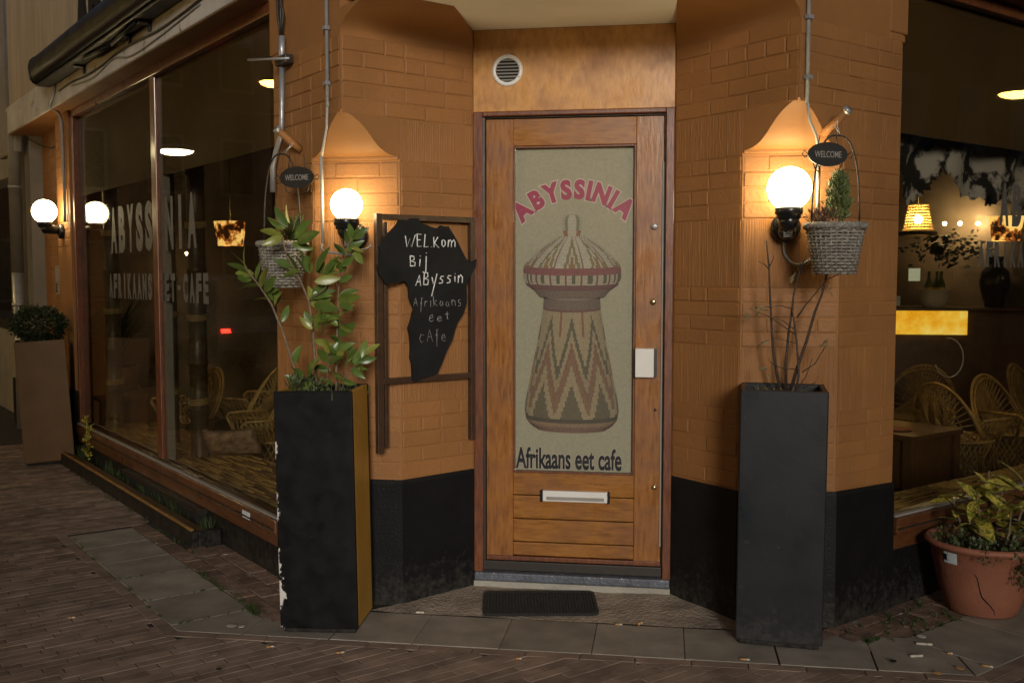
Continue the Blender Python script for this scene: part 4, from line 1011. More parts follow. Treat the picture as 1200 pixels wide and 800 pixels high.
# ------------------------------------------------------------------ tall planters
def planter(c, wx, wy, h, rz, label, mats, tw=0, th=.022, zs=-.035, tilt=(0,0), group='tall square planters by the door'):
    t = thing('planter', label, 'planter', c, rz, group); t.rotation_euler = (tilt[0], tilt[1], rz)
    t.matrix_basis = Matrix.Translation(V(c)) @ Matrix.Rotation(rz,4,'Z') @ Matrix.Rotation(tilt[1],4,'Y') @ Matrix.Rotation(tilt[0],4,'X')
    def part(name, x0, x1, y0, y1, z0, z1, mat, bev=.005):
        mb = MB(); mb.box(x0,x1,y0,y1,z0,z1); o = mb.build(name, mat, t, bev); o.matrix_parent_inverse = Matrix(); return o
    a, b_ = wx/2, wy/2
    part('front_panel', -a, a, -b_, -b_+th, .02, h, mats[0]); part('back_panel', -a, a, b_-th, b_, .02, h, mats[0])
    part('side_panel', a-th, a-.0005, -b_+th, b_-th, .021, h-.001, mats[1]); part('side_panel', -a+.0005, -a+th, -b_+th, b_-th, .021, h-.001, mats[2])
    part('base', -a+.012, a-.012, -b_+.012, b_-.012, 0, .02, 'black_paint'); part('soil', -a+th, a-th, -b_+th, b_-th, h-.10, h+zs, 'soil', 0)
    return t
PL = (-.981, -.555, .004); PRr = (.888, -.43, .004)
planter(PL, .325, .29, 1.0, R(3.4), 'tall planter with chipped black front and ochre side holding the laurel', ('planter_black','planter_ochre','planter_ochre'), tilt=(0, R(-.9)))
planter(PRr, .333, .30, 1.02, R(-5.2), 'tall plain slate-coloured planter with bare twigs beside the door', ('planter_slate',)*3, zs=-.03, tilt=(0, R(.35)))
FP = (-4.41, 2.72, .004)
planter(FP, .36, .36, .965, R(33), 'tilted ochre planter with a clipped box shrub far along the left front', ('planter_ochre_shaded','planter_ochre_shaded','planter_black'), tilt=(R(0), R(-3)))

# laurel
PX = {}
t = thing('laurel_shrub', 'glossy laurel with long bare stems growing in the black and ochre planter', 'shrub', V(PL)+UP*.96)
lm = [leaf_mesh('leaf', .125, .052, 'laurel_leaf', .22, .16), leaf_mesh('leaf', .105, .047, 'laurel_leaf', .35, .3), leaf_mesh('leaf', .085, .046, 'laurel_leaf', .2, .05)]
def stem(pxs, ys, r0, r1, parent, mat='bark', name='stem'):
    P = [at(x, y, Y) for (x, y), Y in zip(pxs, ys)]; n = len(P); mb = MB(); mb.tube(P, [r0+(r1-r0)*i/(n-1) for i in range(n)], 7); mb.build(name, mat, parent); return P
st1 = stem([(356,462),(343,425),(330,385),(318,356),(304,335),(286,312)], [-.56,-.58,-.60,-.62,-.64,-.66], .0065, .003, t)
st2 = stem([(372,460),(369,420),(366,380),(362,352),(350,325),(336,300),(330,275)], [-.55,-.56,-.58,-.58,-.60,-.61,-.62], .007, .003, t)
st3 = stem([(394,462),(394,420),(396,370),(397,330),(402,300),(412,280)], [-.54,-.52,-.52,-.54,-.55,-.56], .006, .0028, t)
st4 = stem([(398,462),(408,438),(420,425),(428,415)], [-.56,-.58,-.60,-.61], .004, .002, t)
st5 = stem([(384,462),(384,430),(388,412)], [-.56,-.58,-.60], .004, .002, t)
st6 = stem([(362,352),(376,342),(388,330)], [-.58,-.60,-.61], .003, .002, t)
# leaves: pixel of base, pixel of tip, depth, mesh
LV = [((331,277),(309,287)),((331,277),(307,268)),((335,268),(313,256)),((337,266),(322,243)),((340,262),(334,240)),((343,272),(352,248)),((345,280),(362,258)),((348,284),(372,272)),((342,285),(365,292)),
 ((345,312),(322,305)),((352,318),(330,323)),((350,322),(337,296)),((356,318),(352,290)),((362,318),(368,288)),((370,320),(384,290)),((376,322),(396,318)),((368,330),(398,326)),((380,322),(396,300)),
 ((361,350),(388,345)),((366,345),(392,340)),((368,356),(394,362)),((368,360),(362,336)),((366,372),(390,372)),((368,378),(395,372)),((366,386),(352,372)),((372,388),(374,362)),((368,398),(388,404)),
 ((397,348),(418,338)),((396,350),(420,348)),((397,356),(412,362)),((396,372),(414,356)),((397,378),(410,390)),((396,382),(384,370)),((396,392),(415,380)),((396,400),(386,392)),((395,410),(413,402)),
 ((398,330),(412,322)),((400,318),(392,302)),((400,312),(416,300)),((404,300),(394,284)),((406,295),(424,282)),((410,285),(402,268)),((413,280),(430,268)),((414,278),(422,262)),((410,290),(426,296)),
 ((290,316),(272,294)),((288,314),(285,288)),((293,320),(268,308)),((297,326),(276,326)),((300,330),(305,305)),((306,338),(312,312)),((304,336),(280,334)),((310,342),(322,325)),((316,352),(298,348)),((322,360),(326,342)),((330,378),(338,358)),
 ((404,432),(418,406)),((410,434),(430,430)),((414,428),(432,415)),((420,424),(440,420)),((424,420),(428,398)),((416,428),(408,402)),((422,424),(424,446)),((428,415),(443,402)),((412,432),(426,442)),
 ((385,425),(372,408)),((386,420),(396,400)),((387,414),(378,396)),((384,432),(366,428)),((386,428),(398,416)),((356,444),(344,430)),((360,440),(372,420)),((352,450),(336,440)),((344,428),(350,405)),((390,440),(406,446)),((402,446),(414,450)),((378,444),(390,452)),((366,446),(352,456))]
for i, (a, b_) in enumerate(LV):
    Y = -.60+random.uniform(-.05,.04); p = at(*a, Y); e_ = at(*b_, Y+random.uniform(-.07,.03)); d = e_-p
    L = d.length; mi = 0 if L > .09 else (1 if L > .06 else 2); base = (.125,.105,.085)[mi]
    if random.random() < .45: place_leaf(lm[2], t, p+V((random.uniform(-.015,.015),.02,random.uniform(-.02,.02))), d+V((random.uniform(-.06,.06),random.uniform(-.04,.04),random.uniform(-.05,.05))), random.uniform(0,2), random.uniform(.6,1.1))
    place_leaf(lm[mi], t, p, d, random.uniform(-.9,.9)+R(65), max(.5, min(1.25, L/base*1.05)))
mb = MB(); c0 = V(PL)
for k in range(26):
    sprig(mb, c0+V((random.uniform(-.13,.1), random.uniform(-.12,.08), .985+random.uniform(0,.05))), (random.uniform(-.5,.5),random.uniform(-.5,.2),1), 12, .012, .035, .005)
for k in range(12): tuft(mb, c0+V((random.uniform(-.14,.13), random.uniform(-.12,.10), .965)), 9, .03, .06, .0022)
o = tag(mb.build('planter_weeds', 'weed_green'), 'small weeds covering the soil round the laurel stems', 'weeds', kind='stuff')

# bare twigs in the slate planter
t = thing('bare_shrub', 'nearly leafless shrub of thin dark twigs in the slate planter', 'shrub', V(PRr)+UP*.98)
def tw(pxs, Y0, dY, r0, r1, mat='dark_twig', name='branch'): return stem(pxs, [Y0+dY*i for i in range(len(pxs))], r0*1.25, r1*1.4, t, mat, name)
tw([(915,462),(910,435),(906,410),(904,380),(902,340),(901,310),(898,282)], -.42, -.012, .0055, .0018, name='branch')
tw([(921,462),(921,425),(924,390),(928,365),(930,345),(938,315),(945,298)], -.42, -.008, .005, .0018)
tw([(925,462),(936,425),(945,400),(955,365),(963,345),(968,325),(976,300)], -.42, -.015, .006, .002)
tw([(932,462),(936,440),(934,405),(931,380),(928,360)], -.44, -.005, .004, .002)
tw([(901,315),(896,310),(889,306)], -.49, -.01, .002, .001); tw([(902,312),(906,304),(907,299)], -.49, -.005, .0015, .001)
tw([(932,392),(915,380),(900,370),(888,366)], -.46, -.02, .002, .001); tw([(930,385),(918,376),(905,372)], -.46, -.02, .0015, .001); tw([(930,362),(915,358),(895,360)], -.46, -.02, .0015, .001)
tw([(934,372),(945,356),(957,342),(968,328),(990,318),(1004,308)], -.46, -.012, .0024, .001); tw([(940,318),(937,305),(934,290)], -.47, -.01, .002, .001); tw([(974,303),(968,288),(963,278)], -.5, -.01, .0016, .001)
tw([(936,432),(918,432),(905,426),(900,420)], -.43, -.02, .0016, .001); tw([(940,436),(955,426),(966,408),(970,400)], -.43, -.01, .0018, .001); tw([(928,462),(944,442),(952,420)], -.40, -.01, .002, .001); tw([(940,455),(955,448),(959,440)], -.40, -.01, .0014, .0008)
tw([(932,402),(918,398),(905,396),(892,402)], -.44, -.02, .0012, .0008)
dm = leaf_mesh('leaf', .03, .012, 'dead_leaf', .4, .5)
for (x, y) in [(880,356),(884,360),(878,362),(887,364),(892,362),(874,366),(890,358),(896,363),(901,400),(892,402),(966,404),(970,398),(968,402),(932,318),(930,322),(934,316),(972,332),(974,338),(971,342),(900,432),(899,438)]:
    place_leaf(dm, t, at(x, y, -.50+random.uniform(-.02,.02)), (random.uniform(-1,1), random.uniform(-1,.3), random.uniform(-1,.2)), random.uniform(-2,2), random.uniform(.7,1.3))
mb = MB()
for k in range(26): tuft(mb, V(PRr)+V((random.uniform(-.09,.09), random.uniform(-.10,.08), .985)), 3, .02, .045, .003, droop=.6)
tag(mb.build('dry_litter', 'dead_leaf'), 'dry stalks and dead leaves on the soil of the slate planter', 'dead leaves', kind='stuff')

# box shrub far left
t = thing('box_shrub', 'dark clipped box shrub in the tilted ochre planter', 'shrub', V(FP)+UP*.93)
mb = MB(); c0 = V(FP)+V((-.07,0,1.08))
for k in range(900):
    v = V((random.gauss(0,1),random.gauss(0,1),random.gauss(0,1))).normalized(); rr = .75+.25*random.random()+.12*mnoise.noise(v*3)
    sprig(mb, c0+V((v.x*.195*rr, v.y*.19*rr, v.z*.135*rr)), v, 6, .012, .028, .007)
mb.build('crown', 'box_green', t)
mb = MB()
for k in range(6):
    a = k*1.05; mb.tube([V(FP)+V((-.04,0,.90)), c0+V((.06*math.cos(a),.06*math.sin(a),-.06)), c0+V((.14*math.cos(a),.14*math.sin(a),.04))], [.009,.006,.003], 5)
mb.build('trunk', 'bark', t)

# ------------------------------------------------------------------ terracotta pot with spotted laurel
PC = V((1.815, .045, .004))
t = thing('terracotta_pot', 'cracked terracotta pot with a blue and white sticker under the right shop window', 'pot', PC)
prof = [(.0005,0),(.142,0),(.150,.008),(.186,.13),(.208,.225),(.211,.229),(.217,.283),(.232,.288),(.243,.298),(.243,.308),(.232,.317),(.220,.315),(.212,.30),(.205,.26)]
mb = MB(); mb.lathe(prof, PC, 48); mb.build('body', 'terracotta', t)
mb = MB(); mb.lathe([(.0005,.275),(.208,.268)], PC, 24); mb.build('soil', 'soil', t)
def rad(z): 
    for (r0,z0),(r1,z1) in zip(prof[1:-1], prof[2:]):
        if z0 <= z <= z1: return r0+(r1-r0)*(z-z0)/(z1-z0+1e-9)
    return .23
def onpot(a, z, o=.0012): r = rad(z)+o; return PC+V((r*math.cos(a), r*math.sin(a), z))
aim = math.atan2(CAM.y-PC.y, CAM.x-PC.x)     # side turned to the street
ck = [(-.16,.205),(-.10,.19),(-.06,.16),(-.03,.13),(.02,.10),(.12,.08),(.22,.062),(.32,.04),(.36,.018)]
mb = MB(); wdt = [.001,.003,.004,.0045,.004,.0035,.003,.003,.0015]
vs = []
for (a, z), w_ in zip(ck, wdt): vs += [onpot(aim+a, z+w_*.8), onpot(aim+a-w_*4, z-w_*.8)]
mb.add(vs, [(2*i,2*i+1,2*i+3,2*i+2) for i in range(len(ck)-1)]); mb.build('crack', 'crack_dark', t)
mb = MB(); vs = []
for i in range(7):
    a = aim-.78+.30*i/6; z_ = .231
    vs += [onpot(a, z_, .002), onpot(a, z_+.048, .002)]
mb.add(vs, [(2*i,2*i+2,2*i+3,2*i+1) for i in range(6)]); mb.build('sticker', 'sticker_white', t)
mb = MB(); vs = []
for i in range(3):
    a = aim-.77+.07*i/2; vs += [onpot(a, .242, .0035), onpot(a, .270, .0035)]
mb.add(vs, [(0,2,3,1),(2,4,5,3)]); mb.build('barcode', 'black_plastic', t)
t = thing('aucuba', 'yellow-spotted laurel with drooping leaves in the cracked terracotta pot', 'plant', PC+UP*.27)
am = [leaf_mesh('leaf', .15, .05, 'aucuba_leaf', .25, .28), leaf_mesh('leaf', .13, .052, 'aucuba_leaf', .3, .4), leaf_mesh('leaf', .10, .042, 'aucuba_leaf', .3, .2)]
for (x, y, h, n) in ((-.05,-.05,.24,13),(.02,.02,.32,12),(.17,-.02,.32,13),(-.13,.02,.20,10),(.09,.05,.26,10),(.08,-.10,.18,9)):
    b_ = PC+V((x*.6,y,.27)); e_ = PC+V((x,y,.29+h)); mb = MB(); mb.tube([b_, b_.lerp(e_,.5)+V((.01,0,0)), e_], [.006,.005,.003], 6); mb.build('stem', 'bark', t)
    for k in range(n):
        a = k*2.4+random.uniform(-.3,.3); f = random.uniform(.35,1); el = random.uniform(-.25,.55) if k > 1 else 1.2
        place_leaf(random.choice(am), t, b_.lerp(e_, f), (math.cos(a), math.sin(a), el), random.uniform(-.5,.5), random.uniform(.85,1.25))
mb = MB()
for k in range(70):
    a = random.uniform(0,6.28); r = .21*random.random()**.5; sprig(mb, PC+V((r*.95*math.cos(a), r*.95*math.sin(a), .285+random.uniform(0,.05))), (random.uniform(-.5,.5),random.uniform(-.5,.3),1), 12, .012, .022, .006)
for k in range(26):
    a = aim+random.uniform(.55,1.15); sprig(mb, PC+V((.243*math.cos(a), .243*math.sin(a), random.uniform(.16,.32))), (math.cos(a),math.sin(a),-.8), 10, .012, .022, .006)
for k in range(5):
    a = aim+random.uniform(-.05,.25); sprig(mb, PC+V((.243*math.cos(a), .243*math.sin(a), random.uniform(.27,.31))), (math.cos(a),math.sin(a),-.8), 6, .010, .018, .004)
tag(mb.build('pot_weeds', 'weed_green'), 'fine weeds filling and spilling over the terracotta pot', 'weeds', kind='stuff')

# ------------------------------------------------------------------ doormat
dm_ = thing('doormat', 'black rubber doormat lying askew before the door', 'doormat', (-.118,-.222,.013), R(9))
def rrect(a, b_, r, n=6):
    out = []
    for cx, cy, a0 in ((a-r,b_-r,0),(-a+r,b_-r,90),(-a+r,-b_+r,180),(a-r,-b_+r,270)):
        for k in range(n+1): an = R(a0+90*k/n); out.append((cx+r*math.cos(an), cy+r*math.sin(an)))
    return out
def dmpart(name, mb, mat):
    o = mb.build(name, mat, dm_); o.matrix_parent_inverse = Matrix(); o.rotation_euler = (R(2.2),0,0); return o
mb = MB(); mb.prism(rrect(.252,.140,.03), 0, .008); dmpart('base', mb, 'rubber_mat')
mb = MB(); oo = rrect(.252,.140,.03); ii = rrect(.238,.126,.022); n = len(oo)
mb.add([(*p,.0125) for p in oo]+[(*p,.0125) for p in ii]+[(*p,.008) for p in oo]+[(*p,.008) for p in ii], [(i,(i+1)%n,n+(i+1)%n,n+i) for i in range(n)]+[(2*n+i,2*n+(i+1)%n,(i+1)%n,i) for i in range(n)]+[(n+i,n+(i+1)%n,3*n+(i+1)%n,3*n+i) for i in range(n)])
dmpart('border', mb, 'rubber_mat')
mb = MB()
for i in range(34):
    for j in range(18):
        x = -.230+i*.0139; y = -.118+j*.0139; h = .0125+random.uniform(-.001,.0015)
        mb.add([(x-.004,y-.004,.008),(x+.004,y-.004,.008),(x+.004,y+.004,.008),(x-.004,y+.004,.008),(x,y,h+.001)], [(0,1,4),(1,2,4),(2,3,4),(3,0,4)])
o = dmpart('studs', mb, 'rubber_mat'); o['kind'] = 'stuff'

# ------------------------------------------------------------------ weeds and litter on the paving
mb = MB()
def wline(fn, s0, s1, D, n, h=.03, jd=.012):
    for k in range(n): tuft(mb, V(fn(random.uniform(s0,s1), D+random.uniform(-jd,jd)))+UP*0, random.randint(4,9), .012, h*random.uniform(.5,1.1), .0022, droop=.9)
wline(lineL, .35, 1.0, .295, 32, .022); wline(lineL, .34, 2.1, SL, 26, .012, .006); wline(lineR, .25, .85, .15, 50, .02, .10); wline(lineR, .4, .8, .27, 20, .014)
wline(lineL, .22,.36,.30, 22, .035); wline(lineR,.22,.30,.2,14,.02)
for s_ in (1.12,.72,.34):
    for k in range(10): tuft(mb, V(lineL(s_, random.uniform(.3,SL))), 5, .006, .012, .002, droop=.9)
for k in range(70): tuft(mb, V(lineL(random.uniform(1.55,4.5), random.uniform(.01,.05)))+UP*.03, random.randint(5,10), .02, random.uniform(.05,.16), .0022, droop=.5)
for k in range(20): tuft(mb, V(lineL(random.uniform(1.3,4.6), .19)), 6, .02, .03, .002, droop=.8)
tag(mb.build('joint_weeds', 'weed_green'), 'grass and moss growing in the paving joints and along the walls', 'weeds', kind='stuff')
mb = MB()
for k in range(26):
    sprig(mb, LF(4.15+random.uniform(-.06,.06), .06, .10+random.uniform(0,.30)), (random.uniform(-.6,.6),random.uniform(-.6,.6),.4), 5, .012, .035, .010)
mb.tube([LF(4.15,.05,.04), LF(4.16,.06,.22), LF(4.14,.06,.40)], .003, 5)
tag(mb.build('yellow_weed', 'aucuba_leaf'), 'yellowish weed growing up behind the cellar kerb', 'weed')
BT = [((308,719-0),'butt_orange',0),((830,0),None,0)]
def gp(px, py): 
    r = _fw+_rt*((px-600)/FPX)-_up*((py-400)/FPX); return CAM+r*((.006-CAM.z)/r.z)
def butt(px, py, an, mat, label, ln=.03, r=.0038):
    p = gp(px, py); d = V((math.cos(an), math.sin(an), 0)); t_ = thing('cigarette_butt', label, 'cigarette butt', p, 0, 'cigarette butts on the pavement')
    mb = MB(); mb.tube([p-d*ln/2, p+d*ln*.1], r, 8); mb.build('filter', mat, t_); mb = MB(); mb.tube([p+d*ln*.1, p+d*ln/2], r*.97, 8); mb.build('paper', 'paper_litter', t_)
butt(317,757,.3,'butt_orange','orange cigarette butt at the foot of the black and ochre planter'); butt(399,764,.5,'butt_orange','orange cigarette butt in front of the ochre planter side')
butt(873,772,.0,'butt_orange','orange cigarette butt at the foot of the slate planter',.035); butt(1083,754,-.05,'paper_litter','long white cigarette end on the slab near the terracotta pot',.06,.005)
butt(1074,768,.25,'paper_litter','white cigarette end nearest the kerb bricks by the terracotta pot',.05,.005); butt(1157,780,-.3,'butt_orange','orange cigarette butt at the slab corner below the pot',.04)
butt(1113,765,-.1,'butt_orange','small orange butt in the slab joint below the pot',.02); butt(1185,700,-.2,'butt_orange','orange butt on the slab right of the pot',.035); butt(608,771,.2,'butt_orange','orange butt on the bricks in front of the door',.02)
butt(725,731,.1,'butt_orange','orange butt on the screed right of the doormat',.03); butt(750,730,.9,'butt_orange','pale orange butt nearest the slate planter on the screed',.025,.006)
butt(84,723,.3,'butt_orange','orange butt on the bricks at the far left',.03); butt(492,717,.1,'paper_litter','white butt beside the left pier plinth',.035,.005)
def scrap(px, py, w_, mat, label):
    p = gp(px, py); pts = []
    for k in range(7): a = 2*math.pi*k/7; pts.append(p+V((w_*random.uniform(.6,1)*math.cos(a), w_*random.uniform(.5,.9)*math.sin(a), .002+random.uniform(0,.004))))
    mb = MB(); mb.slab(pts, (0,0,1), .0015); tag(mb.build('litter_scrap', mat), label, 'litter', 'litter on the pavement')
scrap(1080,746,.022,'paper_litter','pale scrap lying just above the long white cigarette end'); scrap(1098,789,.018,'butt_orange','tan fleck on the slab front edge below the pot'); scrap(1125,783,.022,'butt_orange','tan leaf scrap on the slab below the pot')
scrap(272,733,.028,'paper_litter','white scrap on the slab left of the black planter'); scrap(252,767,.020,'screed','round flattened gum spot on the bricks below the left slabs'); scrap(1046,775,.02,'crack_dark','black gum blot on the slab right of the slate planter')
scrap(256,784,.014,'crack_dark','dark leaf scrap on the front bricks'); scrap(283,734,.02,'paper_litter','smaller white scrap nearest the black planter')
scrap(122,566,.03,'paper_litter','crumpled white paper behind the cellar kerb')

# ================================================================== INSIDE THE CAFE
def rattan_chair():
    t = thing('rattan_chair', 'x', 'chair')
    hoop = []
    for i in range(25):
        a = math.pi*i/24; hoop.append(V((.33*math.cos(a), -.10-.20*math.sin(a)**.7, .44+.46*math.sin(a)**.9)))
    def ch(name, mb): o = mb.build(name, 'rattan', t); o.matrix_parent_inverse = Matrix(); return o
    mb = MB(); mb.tube(hoop, .014, 7); mb.tube([p+V((0,.03,-.035*math.sin(math.pi*i/24))) for i, p in enumerate(hoop)], .010, 6); ch('back_hoop', mb)
    seat = [V((.27*math.cos(2*math.pi*k/28), .27*math.sin(2*math.pi*k/28)+.0, .40)) for k in range(28)]
    mb = MB(); mb.tube(seat, .013, 6, closed=True); mb.lathe([(.0005,.395),(.268,.395)], (0,0,0), 28); ch('seat', mb)
    mb = MB()
    for i in range(1, 24):
        q = hoop[i]; u = (i-12)/12; base = V((.26*math.sin(u*1.35), -.26*math.cos(u*1.35)*.9, .40))
        mb.tube([base, base.lerp(q,.5)+V((0,-.03,0)), q], .0042, 4)
        for dk in (5, -6):
            u2 = (max(1, min(23, i+dk))-12)/12; b2 = V((.26*math.sin(u2*1.35), -.26*math.cos(u2*1.35)*.9, .42)); mb.tube([b2, b2.lerp(q,.5)+V((0,-.028,0)), q], .0036, 4)
    for f in (.3,.42,.75):
        pts = []
        for i in range(2, 23):
            q = hoop[i]; u = (i-12)/12; base = V((.26*math.sin(u*1.35), -.26*math.cos(u*1.35)*.9, .40)); pts.append(base.lerp(q, f)+V((0,-.028*math.sin(math.pi*f),0)))
        mb.tube(pts, .0045, 4)
    o = ch('woven_back', mb); o['kind'] = 'stuff'
    mb = MB()
    for sg in (-1, 1):
        mb.tube([V((.33*sg,-.10,.60)), V((.335*sg,.10,.605)), V((.32*sg,.22,.60)), V((.29*sg,.25,.57)), V((.24*sg,.17,.40))], .013, 7)
    ch('arm', mb)
    mb = MB()
    for sg in (-1, 1):
        for k in range(9):
            f = k/8; top = V((.33*sg,-.10+.33*f,.60)); a = math.pi*(.5-.5*sg)+sg*(-.6+1.3*f); b_ = V((.265*math.cos(a), .265*math.sin(a), .40)); mb.tube([b_, top], .004, 4)
            a2 = a+.35; mb.tube([V((.265*math.cos(a2), .265*math.sin(a2), .40)), top], .0035, 4)
    o = ch('arm_weave', mb); o['kind'] = 'stuff'
    mb = MB(); n = 30
    mb.tube([V((.25*math.cos(2*math.pi*k/n), .25*math.sin(2*math.pi*k/n), .012)) for k in range(n)], .012, 6, closed=True)
    for k in range(n):
        for dk in (4, -4):
            a, c = 2*math.pi*k/n, 2*math.pi*(k+dk)/n; m_ = (a+c)/2
            mb.tube([V((.25*math.cos(a), .25*math.sin(a), .01)), V((.19*math.cos(m_), .19*math.sin(m_), .20)), V((.265*math.cos(c), .265*math.sin(c), .40))], .0045, 4)
    o = ch('woven_base', mb); o['kind'] = 'stuff'
    return t
ch0 = rattan_chair(); GC = 'rattan chairs inside the cafe'
spots = [((2.50,2.92),-1.0,'rattan armchair facing the small table inside the right window'),((2.98,3.30),-2.4,'rattan chair overlapping behind the armchair at the right picture edge'),((2.46,4.05),2.6,'rattan chair below the lit bar counter'),((2.05,4.4),1.2,'rattan chair behind the table half hidden by the right pier'),((3.55,4.35),-2.2,'dim rattan chair farthest right behind the others'),
         ((-2.38,2.15),2.2,'rattan chair with tall hoop back nearest the left pier inside the window'),((-2.25,3.1),2.8,'rattan chair behind the one by the left pier'),((-4.3,3.75),-.6,'faint rattan chair behind the left bay of the wide window'),((-2.95,3.3),1.5,'rattan chair behind the thick bamboo post'),((-3.35,2.95),2.4,'rattan chair just right of the window mullion inside')]
for i, ((x, y), rz, lab) in enumerate(spots):
    if i == 0: ch0.location = (x,y,0); ch0.scale = (.84,.84,.80); ch0.rotation_euler = (0,0,rz); ch0['label'] = lab; ch0['group'] = GC
    else: copy_tree(ch0, (x,y,0), rz, lab, GC)
def table(c, w_, h, rz, label):
    t = thing('small_table', label, 'table', c, rz, 'low wooden tables inside the cafe')
    def p(name, mb, mat): o = mb.build(name, mat, t, .004); o.matrix_parent_inverse = Matrix()
    mb = MB(); mb.box(-w_/2,w_/2,-w_/2,w_/2,h-.035,h); p('top','' or mb,'table_wood')
    for sx in (-1,1):
        for sy in (-1,1): mb = MB(); mb.box(sx*w_*.42-.035,sx*w_*.42+.035,sy*w_*.42-.035,sy*w_*.42+.035,0,h-.0355); p('leg', mb, 'table_wood')
    for sy in (-1,1): mb = MB(); mb.box(-w_*.38,w_*.38,sy*w_*.42-.01,sy*w_*.42+.01,.08,h-.036); p('panel', mb, 'table_wood')
    for sx in (-1,1): mb = MB(); mb.box(sx*w_*.42-.01,sx*w_*.42+.01,-w_*.38,w_*.38,.08,h-.036); p('panel', mb, 'table_wood')
table((2.0,2.55,0), .60, .44, R(45), 'low dark wooden table just inside the right window')
table((-1.85,2.9,0), .6, .5, R(45), 'low dark wooden table beside the chairs in the wide window')
table((-4.0,3.2,0), .6, .5, R(45), 'low dark wooden table behind the left bay of the wide window')
mb = MB(); mb.lathe([(.0005,.442),(.07,.442),(.085,.452),(.088,.452),(.075,.4425)], (1.98,2.42,0), 24); tag(mb.build('plate', 'terracotta'), 'small brown dish on the low table inside the right window', 'dish')
def post(p, r, h, label, z0=.285):
    t = thing('bamboo_post', label, 'post', V((p[0],p[1],z0)), 0, 'bamboo posts inside the wide window'); n = int(h/.28); prof = []
    for k in range(n):
        z = h*k/n; prof += [(r*.97,z+.012),(r*.93,z+h/n*.5),(r*.97,z+h/n-.012),(r*1.10,z+h/n-.003),(r*1.10,z+h/n+.003)]
    mb = MB(); mb.lathe([(r,0)]+prof, (p[0],p[1],z0), 16); mb.build('cane', 'bamboo', t)
    mb = MB()
    for z in (.35,.9,1.5):
        for q in range(4): mb.tube([V((p[0]+(r*1.12)*math.cos(2*math.pi*k/18), p[1]+(r*1.12)*math.sin(2*math.pi*k/18), z0+z+q*.011+.008*math.sin(2*math.pi*k/18))) for k in range(18)], .0045, 5, closed=True)
    mb.build('lashing', 'rattan', t)
post((-2.61,1.63), .06, 2.45, 'thick bamboo post lashed with cane right of the window mullion'); post((-3.06,2.13), .05, 2.45, 'bamboo post just right of the window mullion'); post((-3.83,2.70), .06, 2.45, 'bamboo post in the middle of the left window bay'); post((-4.05,3.05), .03, 2.45, 'thin bamboo post beside the left bay post')
for i, (x, y, z) in enumerate(((-2.35,1.55,.36),)):
    mb = MB(); vs = []; n = 14
    for j in range(n+1):
        for k in range(n+1):
            u, v_ = k/n*2-1, j/n*2-1; b_ = (1-u**4)*(1-v_**4); vs.append((x+.17*u*(1-.08*v_*v_), y+.04*u-.06*v_+0, z-.06+.14*(v_+1)*.5*1.3)); vs[-1] = (vs[-1][0], vs[-1][1]-.06*b_, vs[-1][2])
    mb.add(vs, [(j*(n+1)+k, j*(n+1)+k+1, (j+1)*(n+1)+k+1, (j+1)*(n+1)+k) for j in range(n) for k in range(n)], True)
    o = mb.build('cushion', 'cloth_pattern'); s_ = o.modifiers.new('thickness','SOLIDIFY'); s_.thickness = .06; s_.offset = -1
    tag(o, 'patterned cushion propped at the foot of the thick bamboo post', 'cushion')

# bar counter
bar = thing('bar_counter', 'dark bar counter with a glowing yellow onyx front', 'bar', (3.0,5.4,0))
mb = MB(); mb.box(1.9, 4.9, 5.25, 5.8, 0, 1.15); mb.build('body', 'table_wood', bar)
mb = MB(); mb.box(1.8, 5.0, 5.15, 5.9, 1.151, 1.176); mb.build('top', 'table_wood', bar, .006)
mb = MB(); mb.box(1.9, 3.18, 5.215, 5.249, .925, 1.145); mb.build('lit_front', 'lit_onyx', bar, .004)
bk = thing('back_bar', 'shelved back bar with a warm glow behind the counter', 'shelf', (3.6,6.3,0))
mb = MB(); mb.box(2.3, 5.0, 6.45, 6.5, 0, 2.4); mb.build('back_panel', 'room_wall', bk)
mb = MB(); mb.box(3.62, 5.0, 6.43, 6.449, 1.2, 1.95); mb.build('glow_panel', 'shelf_glow', bk)
for z in (1.28, 1.55, 1.78): mb = MB(); mb.box(3.6, 5.0, 6.15, 6.43, z, z+.03); mb.build('board', 'table_wood', bk)
k0 = MB(); k0.lathe([(.03,0),(.032,.004),(.006,.012),(.006,.06),(.03,.09),(.036,.13),(.033,.16)], (0,0,0), 14); gl = k0.build('drinking_glass', 'window_glass'); gl.location = (3.68,6.28,1.585)
tag(gl, 'leftmost stemmed glass in the row on the back bar shelf', 'glass', 'glasses on the back bar shelf')
for k in range(1, 9):
    c = gl.copy(); C.objects.link(c); c.location = (3.68+.095*k, 6.28+.03*(k%2), 1.585); c['label'] = ('second','third','fourth','fifth','sixth','seventh','eighth','ninth')[k-1]+' stemmed glass from the left on the back bar shelf'
